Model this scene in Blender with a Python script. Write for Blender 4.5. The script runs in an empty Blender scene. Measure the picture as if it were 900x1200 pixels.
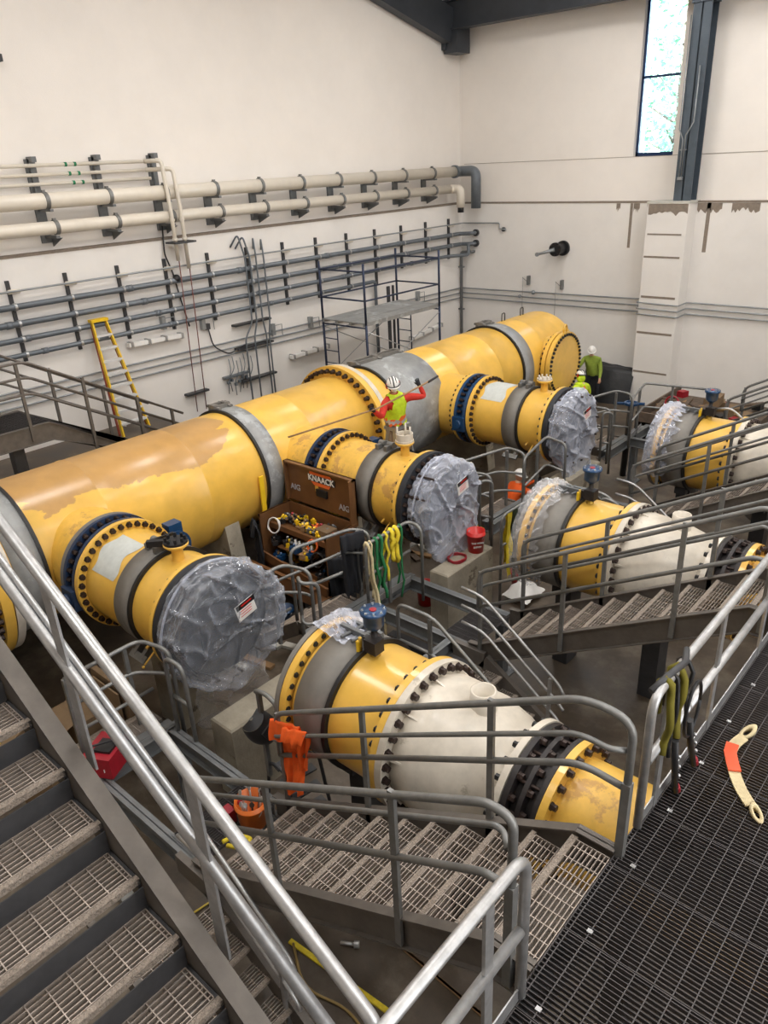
import bpy, bmesh, math, random
from math import pi, sin, cos, radians
from mathutils import Vector, Matrix, noise
random.seed(7)
SC = bpy.context.scene
COL = SC.collection
V = Vector

# ------------------------------------------------------------------ materials
MATS = {}
def new_mat(name):
    m = bpy.data.materials.new(name); m.use_nodes = True
    nt = m.node_tree; nt.nodes.clear()
    out = nt.nodes.new('ShaderNodeOutputMaterial')
    b = nt.nodes.new('ShaderNodeBsdfPrincipled')
    nt.links.new(b.outputs[0], out.inputs[0])
    return m, nt, b
def s2l(c):
    return tuple(((x/255)/12.92 if x/255 <= .04045 else ((x/255+.055)/1.055)**2.4) for x in c) + (1,)
def mat(name, rgb, rough=.5, metal=0., var=.12, scale=3., bump=0., bscale=40., rgb2=None, thr=None, coat=0., alpha=1., trans=0.):
    """procedural material: base colour with soft noise variation, optional second colour where noise passes a threshold"""
    if name in MATS: return MATS[name]
    m, nt, b = new_mat(name)
    N = nt.nodes; L = nt.links
    tc = N.new('ShaderNodeTexCoord')
    n1 = N.new('ShaderNodeTexNoise'); n1.inputs['Scale'].default_value = scale; n1.inputs['Detail'].default_value = 8; n1.inputs['Roughness'].default_value = .65
    L.new(tc.outputs['Object'], n1.inputs['Vector'])
    mr = N.new('ShaderNodeMapRange'); mr.inputs[1].default_value = .3; mr.inputs[2].default_value = .7
    mr.inputs[3].default_value = 1-var; mr.inputs[4].default_value = 1+var
    L.new(n1.outputs[0], mr.inputs[0])
    mx = N.new('ShaderNodeVectorMath'); mx.operation = 'SCALE'
    mx.inputs[0].default_value = s2l(rgb)[:3]
    L.new(mr.outputs[0], mx.inputs['Scale'])
    colr = mx.outputs[0]
    if rgb2 is not None:
        n2 = N.new('ShaderNodeTexNoise'); n2.inputs['Scale'].default_value = scale*.45; n2.inputs['Detail'].default_value = 10; n2.inputs['Roughness'].default_value = .7
        L.new(tc.outputs['Object'], n2.inputs['Vector'])
        cr = N.new('ShaderNodeMapRange'); t = thr or .55
        cr.inputs[1].default_value = t-.02; cr.inputs[2].default_value = t+.02
        L.new(n2.outputs[0], cr.inputs[0])
        mi = N.new('ShaderNodeMix'); mi.data_type = 'RGBA'
        L.new(cr.outputs[0], mi.inputs[0]); L.new(colr, mi.inputs[6]); mi.inputs[7].default_value = s2l(rgb2)
        colr = mi.outputs[2]
    L.new(colr, b.inputs['Base Color'])
    b.inputs['Roughness'].default_value = rough; b.inputs['Metallic'].default_value = metal
    b.inputs['Coat Weight'].default_value = coat; b.inputs['Coat Roughness'].default_value = .16
    b.inputs['Alpha'].default_value = alpha
    b.inputs['Transmission Weight'].default_value = trans
    if bump:
        nb = N.new('ShaderNodeTexNoise'); nb.inputs['Scale'].default_value = bscale; nb.inputs['Detail'].default_value = 4
        L.new(tc.outputs['Object'], nb.inputs['Vector'])
        bp = N.new('ShaderNodeBump'); bp.inputs['Strength'].default_value = bump; bp.inputs['Distance'].default_value = .02
        L.new(nb.outputs[0], bp.inputs['Height']); L.new(bp.outputs[0], b.inputs['Normal'])
    MATS[name] = m
    return m

YEL = mat('yellow_paint', (228, 181, 78), .34, var=.10, scale=2.2, coat=.35)
YEL2 = mat('worn_yellow_paint', (228, 181, 78), .42, var=.14, scale=5, rgb2=(196, 150, 78), thr=.56, coat=.15)
CREAM = mat('cream_paint', (206, 197, 182), .4, var=.14, scale=4, rgb2=(172, 162, 144), thr=.62, coat=.15)
GALV = mat('galvanised', (178, 178, 178), .42, .75, var=.18, scale=14)
GALVD = mat('dull_galvanised', (128, 128, 126), .5, .6, var=.18, scale=9)
GALVB = mat('brown_grey_steel', (104, 98, 92), .55, .4, var=.2, scale=6)
STEEL = mat('grey_steel', (112, 114, 115), .5, .35, var=.15, scale=6)
STEELD = mat('dark_steel', (64, 64, 66), .5, .3, var=.2, scale=8)
GRATE = mat('grating_steel', (168, 156, 146), .5, .45, var=.2, scale=12)
GRATED = mat('grating_dark', (78, 74, 74), .6, .3, var=.2, scale=9)
NOSE = mat('checker_nosing', (150, 138, 126), .6, .3, var=.35, scale=60, bump=.8, bscale=90)
BAND = mat('grey_sleeve', (150, 151, 150), .5, .15, var=.2, scale=3.5, rgb2=(178, 181, 182), thr=.58)
BANDD = mat('dark_sleeve', (122, 118, 112), .55, .15, var=.15, scale=4)
BLACK = mat('black_rubber', (24, 24, 26), .5, var=.3, scale=6)
BOLT = mat('bolt_steel', (58, 46, 42), .45, .5, var=.3, scale=20)
BLUE = mat('blue_enamel', (24, 64, 104), .35, .1, var=.2, scale=6, coat=.3)
BLUED = mat('navy_enamel', (34, 52, 80), .45, .1, var=.2, scale=6)
CONC = mat('pier_concrete', (152, 144, 128), .85, var=.2, scale=4, rgb2=(104, 94, 80), thr=.6, bump=.3, bscale=30)
PALE = mat('pale_patch', (196, 200, 196), .35, var=.1, scale=10)
WPIPE = mat('white_pipe', (222, 214, 200), .4, var=.06, scale=3, coat=.2)
GPIPE = mat('grey_conduit', (104, 110, 116), .4, .2, var=.12, scale=5)
GPIPEL = mat('light_conduit', (150, 154, 156), .4, .5, var=.1, scale=5)
REDP = mat('rust_pipe', (112, 62, 52), .5, var=.2, scale=8)
BRONZE = mat('box_brown', (112, 76, 46), .45, .1, var=.15, scale=5, coat=.1)
ORANGE = mat('orange_cloth', (232, 92, 22), .8, var=.15, scale=9)
RED = mat('red_plastic', (206, 34, 28), .35, var=.1, scale=9)
REDD = mat('deep_red_plastic', (150, 26, 40), .4, var=.15, scale=9)
LIME = mat('lime_cloth', (196, 222, 40), .75, var=.15, scale=12)
OLIVE = mat('olive_lime_cloth', (140, 160, 60), .8, var=.15, scale=12)
REDC = mat('red_cloth', (196, 48, 34), .8, var=.15, scale=12)
GREYT = mat('tan_trousers', (128, 112, 92), .85, var=.15, scale=12)
BLKC = mat('black_cloth', (30, 32, 38), .85, var=.25, scale=12)
SKIN = mat('skin', (196, 148, 118), .5, var=.06, scale=20)
WHITE = mat('white_plastic', (232, 230, 226), .35, var=.05, scale=9)
SILV = mat('reflective_tape', (188, 188, 196), .3, .3, var=.1, scale=9)
ORST = mat('orange_tape', (236, 110, 50), .6, var=.1, scale=9)
CARD = mat('cardboard', (122, 100, 74), .85, var=.12, scale=5)
TANW = mat('tan_webbing', (206, 190, 150), .8, var=.14, scale=20)
GREENW = mat('green_webbing', (34, 112, 66), .8, var=.2, scale=20)
YELW = mat('yellow_webbing', (226, 202, 52), .8, var=.2, scale=20)
DGREEN = mat('dark_green_cloth', (44, 56, 34), .85, var=.2, scale=9)
LADY = mat('yellow_fibreglass', (232, 190, 30), .45, var=.1, scale=9)
REDF = mat('red_brown_fibreglass', (150, 60, 34), .5, var=.1, scale=9)
ALU = mat('aluminium', (196, 198, 200), .35, .8, var=.1, scale=12)
ALUW = mat('bright_aluminium', (220, 220, 220), .4, .2, var=.05, scale=12)
NAVY = mat('scaffold_blue', (38, 48, 72), .45, .3, var=.15, scale=12)
TARP = mat('black_tarp', (30, 31, 33), .55, var=.3, scale=4, bump=.4, bscale=9)
WOOD = mat('wood', (150, 118, 82), .8, var=.25, scale=6)
WOODD = mat('weathered_wood', (92, 78, 66), .85, var=.3, scale=8)
GREYC = mat('grey_concrete_board', (196, 194, 186), .85, var=.1, scale=4)

# wall paint
def wall_mat(name, rgb, var=.035):
    return mat(name, rgb, .75, var=var, scale=.7, bump=.15, bscale=60)
WALL = wall_mat('white_wall_paint', (236, 230, 223))
WALLL = wall_mat('lower_wall_paint', (230, 226, 221), .05)
STAIN = mat('bare_concrete_patch', (134, 122, 110), .9, var=.2, scale=9)
BEAM = mat('beam_steel', (66, 70, 76), .5, .3, var=.12, scale=2)
COLM = mat('column_steel', (84, 94, 104), .45, .4, var=.18, scale=2)

def floor_material():
    m, nt, b = new_mat('concrete_floor'); N = nt.nodes; L = nt.links
    tc = N.new('ShaderNodeTexCoord')
    n1 = N.new('ShaderNodeTexNoise'); n1.inputs['Scale'].default_value = .9; n1.inputs['Detail'].default_value = 10; n1.inputs['Roughness'].default_value = .7
    L.new(tc.outputs['Object'], n1.inputs['Vector'])
    cr = N.new('ShaderNodeValToRGB'); e = cr.color_ramp.elements
    e[0].position = .3; e[0].color = s2l((48, 41, 34)); e[1].position = .7; e[1].color = s2l((124, 114, 99))
    x = cr.color_ramp.elements.new(.5); x.color = s2l((80, 69, 57))
    L.new(n1.outputs[0], cr.inputs[0]); L.new(cr.outputs[0], b.inputs['Base Color'])
    r = N.new('ShaderNodeMapRange'); r.inputs[3].default_value = .25; r.inputs[4].default_value = .7
    L.new(n1.outputs[0], r.inputs[0]); L.new(r.outputs[0], b.inputs['Roughness'])
    return m
FLOOR = floor_material()

def header_paint():
    """yellow enamel, tan undercoat showing over the crown of the run between the sleeves"""
    m, nt, b = new_mat('peeling_yellow_paint'); N = nt.nodes; L = nt.links
    tc = N.new('ShaderNodeTexCoord')
    n = N.new('ShaderNodeTexNoise'); n.inputs['Scale'].default_value = 1.1; n.inputs['Detail'].default_value = 9; n.inputs['Roughness'].default_value = .62; n.inputs['Distortion'].default_value = .6
    mp = N.new('ShaderNodeMapping'); mp.inputs['Scale'].default_value = (1, .6, 1.4)
    L.new(tc.outputs['Object'], mp.inputs[0]); L.new(mp.outputs[0], n.inputs['Vector'])
    sx = N.new('ShaderNodeSeparateXYZ'); L.new(tc.outputs['Object'], sx.inputs[0])
    def mrange(src, a, b_, c, d):
        r = N.new('ShaderNodeMapRange'); r.inputs[1].default_value = a; r.inputs[2].default_value = b_; r.inputs[3].default_value = c; r.inputs[4].default_value = d
        L.new(src, r.inputs[0]); return r.outputs[0]
    def math_(op, a, c):
        q = N.new('ShaderNodeMath'); q.operation = op
        for i, v in enumerate((a, c)):
            if isinstance(v, (int, float)): q.inputs[i].default_value = v
            else: L.new(v, q.inputs[i])
        return q.outputs[0]
    hz = mrange(sx.outputs['Z'], .45, .95, 0, 1)          # height on the pipe (object z is about the axis)
    y0 = mrange(sx.outputs['Y'], 3.2, 4.0, 0, 1); y1 = mrange(sx.outputs['Y'], 7.0, 7.8, 1, 0)
    cap = mrange(sx.outputs['X'], -.34, -.22, 0, 1)       # a clean strip stays along the far crown
    k = math_('MULTIPLY', math_('MULTIPLY', hz, cap), math_('MULTIPLY', y0, y1))
    s = math_('ADD', math_('MULTIPLY', n.outputs[0], 1.5), math_('MULTIPLY', k, .75))
    f = mrange(s, 1.17, 1.2, 0, 1)
    n3 = N.new('ShaderNodeTexNoise'); n3.inputs['Scale'].default_value = 3; n3.inputs['Detail'].default_value = 6
    L.new(tc.outputs['Object'], n3.inputs['Vector'])
    v = mrange(n3.outputs[0], .3, .7, .9, 1.1)
    mi = N.new('ShaderNodeMix'); mi.data_type = 'RGBA'
    mi.inputs[6].default_value = s2l((228, 181, 78)); mi.inputs[7].default_value = s2l((190, 146, 84)); L.new(f, mi.inputs[0])
    sc = N.new('ShaderNodeVectorMath'); sc.operation = 'SCALE'; L.new(mi.outputs[2], sc.inputs[0]); L.new(v, sc.inputs['Scale'])
    L.new(sc.outputs[0], b.inputs['Base Color'])
    b.inputs['Roughness'].default_value = .36; b.inputs['Coat Weight'].default_value = .3; b.inputs['Coat Roughness'].default_value = .2
    return m
HDR = header_paint()

def film_material(name, opac, tint=(190, 196, 204)):
    m = bpy.data.materials.new(name); m.use_nodes = True; nt = m.node_tree; N = nt.nodes; L = nt.links; N.clear()
    out = N.new('ShaderNodeOutputMaterial'); mix = N.new('ShaderNodeMixShader'); tr = N.new('ShaderNodeBsdfTransparent')
    b = N.new('ShaderNodeBsdfPrincipled'); b.inputs['Base Color'].default_value = s2l(tint)
    b.inputs['Roughness'].default_value = .12; b.inputs['Specular IOR Level'].default_value = 1.
    b.inputs['Coat Weight'].default_value = .8; b.inputs['Coat Roughness'].default_value = .06
    tc = N.new('ShaderNodeTexCoord'); n = N.new('ShaderNodeTexNoise'); n.inputs['Scale'].default_value = 3.2; n.inputs['Detail'].default_value = 3; n.inputs['Distortion'].default_value = 2.5
    L.new(tc.outputs['Object'], n.inputs['Vector'])
    bp = N.new('ShaderNodeBump'); bp.inputs['Strength'].default_value = .5; bp.inputs['Distance'].default_value = .05
    L.new(n.outputs[0], bp.inputs['Height']); L.new(bp.outputs[0], b.inputs['Normal'])
    fr = N.new('ShaderNodeLayerWeight'); fr.inputs[0].default_value = .35; L.new(bp.outputs[0], fr.inputs['Normal'])
    ma = N.new('ShaderNodeMapRange'); ma.inputs[3].default_value = opac; ma.inputs[4].default_value = min(1, opac+.75)
    L.new(fr.outputs['Facing'], ma.inputs[0]); L.new(ma.outputs[0], mix.inputs[0])
    L.new(tr.outputs[0], mix.inputs[1]); L.new(b.outputs[0], mix.inputs[2]); L.new(mix.outputs[0], out.inputs[0])
    return m
FILM = film_material('plastic_film', .14, (190, 196, 208))
FILM2 = film_material('clear_plastic_film', .16, (225, 225, 228))
FILM3 = film_material('milky_plastic_film', .3, (206, 212, 228))

def glass_material():
    m, nt, b = new_mat('window_glass')
    b.inputs['Base Color'].default_value = (.9, .97, 1, 1); b.inputs['Roughness'].default_value = .0; b.inputs['Transmission Weight'].default_value = 1; b.inputs['IOR'].default_value = 1.05
    return m
GLASS = glass_material()

# ------------------------------------------------------------------ mesh builder (world coordinates)
class MB:
    def __init__(s): s.v = []; s.f = []; s.m = []; s.sm = []
    def add(s, vs, fs, mi=0, smooth=False):
        o = len(s.v); s.v += [tuple(x) for x in vs]
        for f in fs: s.f.append(tuple(i+o for i in f)); s.m.append(mi); s.sm.append(smooth)
        return s
    def box(s, x0, x1, y0, y1, z0, z1, mi=0):
        x0, x1 = min(x0, x1), max(x0, x1); y0, y1 = min(y0, y1), max(y0, y1); z0, z1 = min(z0, z1), max(z0, z1)
        v = [(x, y, z) for z in (z0, z1) for y in (y0, y1) for x in (x0, x1)]
        return s.add(v, [(0, 2, 3, 1), (4, 5, 7, 6), (0, 1, 5, 4), (2, 6, 7, 3), (0, 4, 6, 2), (1, 3, 7, 5)], mi)
    def obox(s, c, size, M=None, mi=0):
        M = M or Matrix.Identity(3); h = [q/2 for q in size]; c = V(c)
        v = [c+M @ V((x*h[0], y*h[1], z*h[2])) for z in (-1, 1) for y in (-1, 1) for x in (-1, 1)]
        return s.add(v, [(0, 2, 3, 1), (4, 5, 7, 6), (0, 1, 5, 4), (2, 6, 7, 3), (0, 4, 6, 2), (1, 3, 7, 5)], mi)
    def bar(s, a, b, w, h, up=(0, 0, 1), mi=0):
        """rectangular bar from a to b: w across, h along 'up'"""
        a = V(a); b = V(b); d = (b-a); l = d.length
        if l < 1e-6: return s
        d.normalize(); u = V(up); r = d.cross(u)
        if r.length < 1e-4: r = d.cross(V((1, 0, 0)))
        r.normalize(); u = r.cross(d).normalized()
        M = Matrix((d, r, u)).transposed()
        return s.obox((a+b)/2, (l, w, h), M, mi)
    def tube(s, pts, r, n=10, mi=0, cap=True, smooth=True):
        pts = [V(p) for p in pts]
        q = [pts[0]]
        for p in pts[1:]:
            if (p-q[-1]).length > 1e-5: q.append(p)
        pts = q
        if len(pts) < 2: return s
        rs = r if isinstance(r, (list, tuple)) else [r]*len(pts)
        t = [(pts[min(i+1, len(pts)-1)]-pts[max(i-1, 0)]).normalized() for i in range(len(pts))]
        ref = V((0, 0, 1)) if abs(t[0].z) < .9 else V((1, 0, 0))
        nrm = t[0].cross(ref).normalized(); vs = []; fs = []
        for i, p in enumerate(pts):
            nrm = (nrm - t[i]*nrm.dot(t[i]))
            nrm = nrm.normalized() if nrm.length > 1e-5 else t[i].orthogonal().normalized()
            bn = t[i].cross(nrm)
            k = 1.
            if 0 < i < len(pts)-1:
                a = (pts[i]-pts[i-1]).normalized().dot(t[i]); k = 1/max(a, .6)
            for j in range(n):
                an = 2*pi*j/n; vs.append(p+(nrm*cos(an)+bn*sin(an))*rs[min(i, len(rs)-1)]*(k if k < 1.3 else 1.3)**.5)
        for i in range(len(pts)-1):
            for j in range(n):
                fs.append((i*n+j, i*n+(j+1) % n, (i+1)*n+(j+1) % n, (i+1)*n+j))
        s.add(vs, fs, mi, smooth)
        if cap:
            o = len(s.v)-len(vs)
            s.f.append(tuple(o+j for j in reversed(range(n)))); s.m.append(mi); s.sm.append(False)
            e = o+(len(pts)-1)*n
            s.f.append(tuple(e+j for j in range(n))); s.m.append(mi); s.sm.append(False)
        return s
    def lathe(s, c, axis, prof, n=48, mi=0, smooth=True, cap=False):
        """prof: list of (t along axis, radius); c = origin point; axis 'X','Y','Z' or vector"""
        ax = {'X': V((1, 0, 0)), 'Y': V((0, 1, 0)), 'Z': V((0, 0, 1))}.get(axis) if isinstance(axis, str) else V(axis).normalized()
        u = ax.orthogonal().normalized() if not isinstance(axis, str) else {'X': V((0, 1, 0)), 'Y': V((1, 0, 0)), 'Z': V((1, 0, 0))}[axis]
        w = ax.cross(u); c = V(c); vs = []; fs = []
        for t, r in prof:
            for j in range(n):
                a = 2*pi*j/n; vs.append(c+ax*t+(u*cos(a)+w*sin(a))*max(r, 1e-4))
        for i in range(len(prof)-1):
            for j in range(n):
                fs.append((i*n+j, i*n+(j+1) % n, (i+1)*n+(j+1) % n, (i+1)*n+j))
        s.add(vs, fs, mi, smooth)
        return s
    def ring(s, c, axis, r0, r1, t0, t1, n=48, mi=0):
        return s.lathe(c, axis, [(t0, r0), (t0, r1), (t1, r1), (t1, r0), (t0, r0)], n, mi, False)
    def disc(s, c, axis, r, t0, t1, n=48, mi=0):
        return s.lathe(c, axis, [(t0, 0), (t0, r), (t1, r), (t1, 0)], n, mi, False)
    def prism(s, pts, off, mi=0):
        """polygon pts (3d) extruded by vector off"""
        pts = [V(p) for p in pts]; off = V(off); n = len(pts)
        return s.add(pts+[p+off for p in pts], [tuple(reversed(range(n))), tuple(range(n, 2*n))]+[(i, (i+1) % n, n+(i+1) % n, n+i) for i in range(n)], mi)
    def sphere(s, c, r, mi=0, n=12, sc=(1, 1, 1)):
        c = V(c); vs = []; fs = []
        k = n//2
        for i in range(k+1):
            th = pi*i/k
            for j in range(n):
                a = 2*pi*j/n; vs.append(c+V((r*sin(th)*cos(a)*sc[0], r*sin(th)*sin(a)*sc[1], r*cos(th)*sc[2])))
        for i in range(k):
            for j in range(n): fs.append((i*n+j, (i+1)*n+j, (i+1)*n+(j+1) % n, i*n+(j+1) % n))
        return s.add(vs, fs, mi, True)
    def grid(s, fn, nu, nv, mi=0, smooth=True):
        vs = [fn(i/nu, j/nv) for i in range(nu+1) for j in range(nv+1)]
        fs = [(i*(nv+1)+j, (i+1)*(nv+1)+j, (i+1)*(nv+1)+j+1, i*(nv+1)+j+1) for i in range(nu) for j in range(nv)]
        return s.add(vs, fs, mi, smooth)

def fillet(pts, r, n=5):
    pts = [V(p) for p in pts]; out = [pts[0]]
    for i in range(1, len(pts)-1):
        a, b, c = pts[i-1], pts[i], pts[i+1]
        d0 = (a-b); d1 = (c-b); l = min(r, d0.length*.49, d1.length*.49)
        p0 = b+d0.normalized()*l; p1 = b+d1.normalized()*l
        for k in range(n+1):
            t = k/n; out.append(p0*(1-t)**2+b*2*t*(1-t)+p1*t*t)
    out.append(pts[-1]); return out

def link(name, mb, mats, parent=None, origin=None):
    me = bpy.data.meshes.new(name)
    o = V(origin) if origin is not None else V((0, 0, 0))
    me.from_pydata([V(v)-o for v in mb.v], [], mb.f)
    mats = mats if isinstance(mats, (list, tuple)) else [mats]
    for m in mats: me.materials.append(m)
    me.polygons.foreach_set('material_index', mb.m)
    me.polygons.foreach_set('use_smooth', mb.sm)
    me.update()
    ob = bpy.data.objects.new(name, me); COL.objects.link(ob)
    if parent is not None: ob.parent = parent
    else: ob.location = o
    return ob

class Thing:
    """an Empty at the thing's base that parents its parts; meshes given in world coordinates"""
    def __init__(s, name, label, cat, loc=(0, 0, 0), group=None):
        s.loc = V(loc); s.o = bpy.data.objects.new(name, None); COL.objects.link(s.o)
        s.o.empty_display_size = .1; s.o.location = s.loc; s.o['label'] = label; s.o['category'] = cat
        if group: s.o['group'] = group
    def part(s, name, mb, mats, label=None, parent=None):
        ob = link(name, mb, mats, parent or s.o, s.loc)
        if label: ob['label'] = label
        return ob
def copy_tree(root, loc=None, label=None, group=None):
    r = root.copy(); COL.objects.link(r)
    if loc is not None: r.location = V(loc)
    if label: r['label'] = label
    if group: r['group'] = group
    def rec(a, b):
        for ch in list(a.children):
            c = ch.copy(); COL.objects.link(c); c.parent = b; rec(ch, c)
    rec(root, r)
    return r
def single(name, mb, mats, label, cat, origin=(0, 0, 0), group=None):
    ob = link(name, mb, mats, None, origin); ob['label'] = label; ob['category'] = cat
    if group: ob['group'] = group
    return ob
def islands(mb):
    par = list(range(len(mb.v)))
    def find(i):
        while par[i] != i: par[i] = par[par[i]]; i = par[i]
        return i
    for f in mb.f:
        for i in f[1:]: par[find(i)] = find(f[0])
    out = {}
    for f, m, s in zip(mb.f, mb.m, mb.sm):
        o = out.setdefault(find(f[0]), (MB(), {})); b, ix = o; g = []
        for i in f:
            if i not in ix: ix[i] = len(b.v); b.v.append(mb.v[i])
            g.append(ix[i])
        b.f.append(tuple(g)); b.m.append(m); b.sm.append(s)
    return [b for b, _ in out.values()]
def struct(name, mb, mats, label=None):
    ob = link(name, mb, mats); ob['kind'] = 'structure'
    if label: ob['label'] = label
    return ob
def bolts(T, parent, c, axis, R, n, r, h, m=None, name='bolt', t0=0., a0=0., rng=None):
    """bolt heads around a circle, each its own part sharing one mesh"""
    ax = {'X': V((1, 0, 0)), 'Y': V((0, 1, 0)), 'Z': V((0, 0, 1))}[axis]
    u = {'X': V((0, 1, 0)), 'Y': V((1, 0, 0)), 'Z': V((1, 0, 0))}[axis]; w = ax.cross(u)
    mb = MB(); mb.lathe((0, 0, 0), axis, [(0, 0), (0, r*1.25), (h*.25, r*1.25), (h*.25, r), (h, r*.95), (h, 0)], 6, 0, False)
    first = None
    for k in range(n):
        a = a0+2*pi*k/n
        if rng and not rng(a % (2*pi)): continue
        p = V(c)+ax*t0+(u*cos(a)+w*sin(a))*R
        if first is None:
            first = link(name, mb, m or BOLT, parent); b = first
        else:
            b = first.copy(); COL.objects.link(b); b.parent = parent
        b.location = p-T.loc
    return first

exec_sections = []
# world heights: floor 0, low walkway W, platform P, pipe axis AX
W = 1.05; P = 2.9; AX = 2.0

# ================================================================== the room
XW, YB = -15.9, 22.0
b = MB(); b.box(-16.6, 10, -9, 23, -.3, 0); struct('floor', b, FLOOR)
FU = 1.72
b = MB(); b.box(-15.9, -12.15, -9, 9.3, 0, FU); struct('floor_upper', b, FLOOR)
b = MB(); b.box(XW-.8, XW, -9, YB+.8, 0, 5.65); struct('wall_left_lower', b, WALLL)
b = MB(); b.box(XW-.8, XW-.16, -9, YB+.8, 5.65, 13); struct('wall_left_upper', b, WALL)
b = MB(); b.box(XW-.16, XW+.012, -9, YB, 5.6, 5.655); struct('trim_1', b, STAIN)
b = MB(); b.box(XW, 10, YB, YB+.8, 0, 5.65); struct('wall_back_lower', b, WALLL)
b = MB()   # upper back wall with the window opening
wx0, wx1, wz0, wz1 = -10.12, -9.0, 6.8, 11.0
b.box(XW-.2, wx0, YB+.16, YB+.8, 5.65, 13); b.box(wx1, 10, YB+.16, YB+.8, 5.65, 13)
b.box(wx0, wx1, YB+.16, YB+.8, 5.65, wz0); b.box(wx0, wx1, YB+.16, YB+.8, wz1, 13)
struct('wall_back_upper', b, WALL)
b = MB(); b.box(XW, -6.2, YB-.012, YB+.16, 5.61, 5.655); struct('trim_2', b, STAIN)
b = MB(); b.box(XW, 10, YB+.15, YB+.162, 6.79, 6.80); struct('trim_3', b, STAIN)
b = MB(); b.box(10, 10.3, -9, 23, 0, 13); struct('wall_right', b, WALL)
b = MB(); b.box(-16.6, 10, -9.3, -9, 0, 13); struct('wall_front', b, WALL)
b = MB(); b.box(-16.8, 10.3, -9.3, 23, 13, 13.3); struct('ceiling', b, WALL)
# window
FRAMEM = mat('window_frame_metal', (30, 52, 88), .4, .3)
root = bpy.data.objects.new('window_1', None); COL.objects.link(root); root['kind'] = 'structure'
b = MB(); yw = YB+.3
b.box(wx0, wx0+.07, yw, yw+.1, wz0, wz1); b.box(wx1-.04, wx1, yw, yw+.1, wz0, wz1); b.box(wx0, wx1, yw, yw+.1, wz0, wz0+.09); b.box(wx0, wx1, yw, yw+.1, 8.7, 8.76)
link('window_frame', b, FRAMEM, root)
b = MB(); b.box(wx0, wx1, yw+.04, yw+.05, wz0, wz1); link('window_pane', b, GLASS, root)
# pilaster, ledge, steel column
b = MB(); px0, px1, py = -9.25, -8.12, 21.45
b.box(px0, px1, py, YB+.01, 0, 5.62); struct('trim_4', b, WALLL)
b = MB(); b.box(px0-.02, px1+.02, py-.02, YB+.2, 5.62, 5.68); struct('trim_5', b, GREYC)
b = MB()
random.seed(3)
def ragged(x0, x1, ztop, zbot, y):
    n = 14; pts = [(x0, y, ztop)]
    for i in range(n+1):
        pts.append((x0+(x1-x0)*i/n, y, zbot+random.uniform(-.07, .07)))
    pts.append((x1, y, ztop)); return pts
for x0, x1, zt, zb, y in [(-10.42, -10.3, 5.6, 5.45, YB), (-9.9, -9.72, 5.6, 5.42, YB), (-9.5, -9.4, 5.6, 5.48, YB), (px0+.03, px1-.02, 5.61, 5.36, py), (-8.1, -7.45, 5.6, 5.4, YB), (-7.2, -6.5, 5.6, 5.42, YB)]:
    b.prism(ragged(x0, x1, zt, zb, y), (0, -.006, 0))
for x0, x1, z0, z1, y in [(-10.0, -9.92, 4.4, 5.6, YB), (-7.84, -7.74, 4.35, 5.6, YB), (px0+.06, px1-.12, 4.82, 4.86, py), (px0+.02, px1-.1, 4.22, 4.27, py), (px0+.05, px1-.1, 3.13, 3.19, py), (px0+.02, px1-.08, 2.12, 2.18, py), (px0+.02, px1-.1, .98, 1.03, py)]:
    b.box(x0, x1, y-.006, y, z0, z1)
struct('trim_6', b, STAIN)
b = MB()   # H column
cx0, cx1 = -8.62, -8.16; cy0, cy1 = 21.58, 22.02
b.box(cx0, cx1, cy0, cy0+.03, 5.68, 13); b.box(cx0, cx1, cy1-.03, cy1, 5.68, 13); b.box((cx0+cx1)/2-.015, (cx0+cx1)/2+.015, cy0, cy1, 5.68, 13)
b.box(cx0-.04, cx1+.04, cy0-.04, cy1, 10.15, 13)
struct('column_1', b, COLM)
for o_, pts in (((0, 0, 0), [(-8.62, 21.5, 9.9), (-8.62, 21.5, 7.4), (-8.5, 21.5, 7.15), (-8.5, 21.5, 6.25)]), ((0, 0, 0), [(-8.27, 21.5, 8.8), (-8.27, 21.5, 7.55), (-8.44, 21.5, 7.25), (-8.44, 21.5, 6.25)])):
    b = MB(); b.tube(pts, .016, 6); b.box(pts[-1][0]-.03, pts[-1][0]+.03, 21.47, 21.56, 6.2, 6.27); b.box(pts[-1][0]-.05, pts[-1][0]+.05, 21.49, 21.58, 6.9, 6.93)
    single('electrical_conduit', b, GPIPEL, 'thin galvanised conduit on the %s edge of the steel column' % ('left' if pts[0][0] < -8.5 else 'right'), 'conduit', group='conduits on the steel column')
# roof steel
b = MB()
z0 = 10.45; b.box(-16.05, 10, 21.35, 21.38, z0, z0+.75); b.box(-16.05, 10, 21.2, 21.55, z0, z0+.04); b.box(-16.05, 10, 21.2, 21.55, z0+.72, z0+.76)
struct('beam_1', b, BEAM)
b = MB(); b.bar((-15.85, 21.3, 10.55), (-15.85, 10, 13.4), .3, .9); struct('beam_2', b, BEAM)
b = MB(); b.box(-16.0, -15.5, 21.25, 21.9, 9.85, 10.5); b.box(-16.05, -15.9, 21.2, 21.95, 9.95, 10.45); struct('beam_3', b, BEAM)
b = MB(); b.bar((-7, 21.3, 11.6), (-14.5, 21.3, 11.6), .3, .5); struct('beam_4', b, BEAM)
b = MB(); b.obox((-10.2, 21.1, 10.5), (.14, .1, .1), Matrix.Rotation(.6, 3, 'Y')); single('junction_box', b, CREAM, 'small cream box hanging under the roof beam by the window', 'box')

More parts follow.
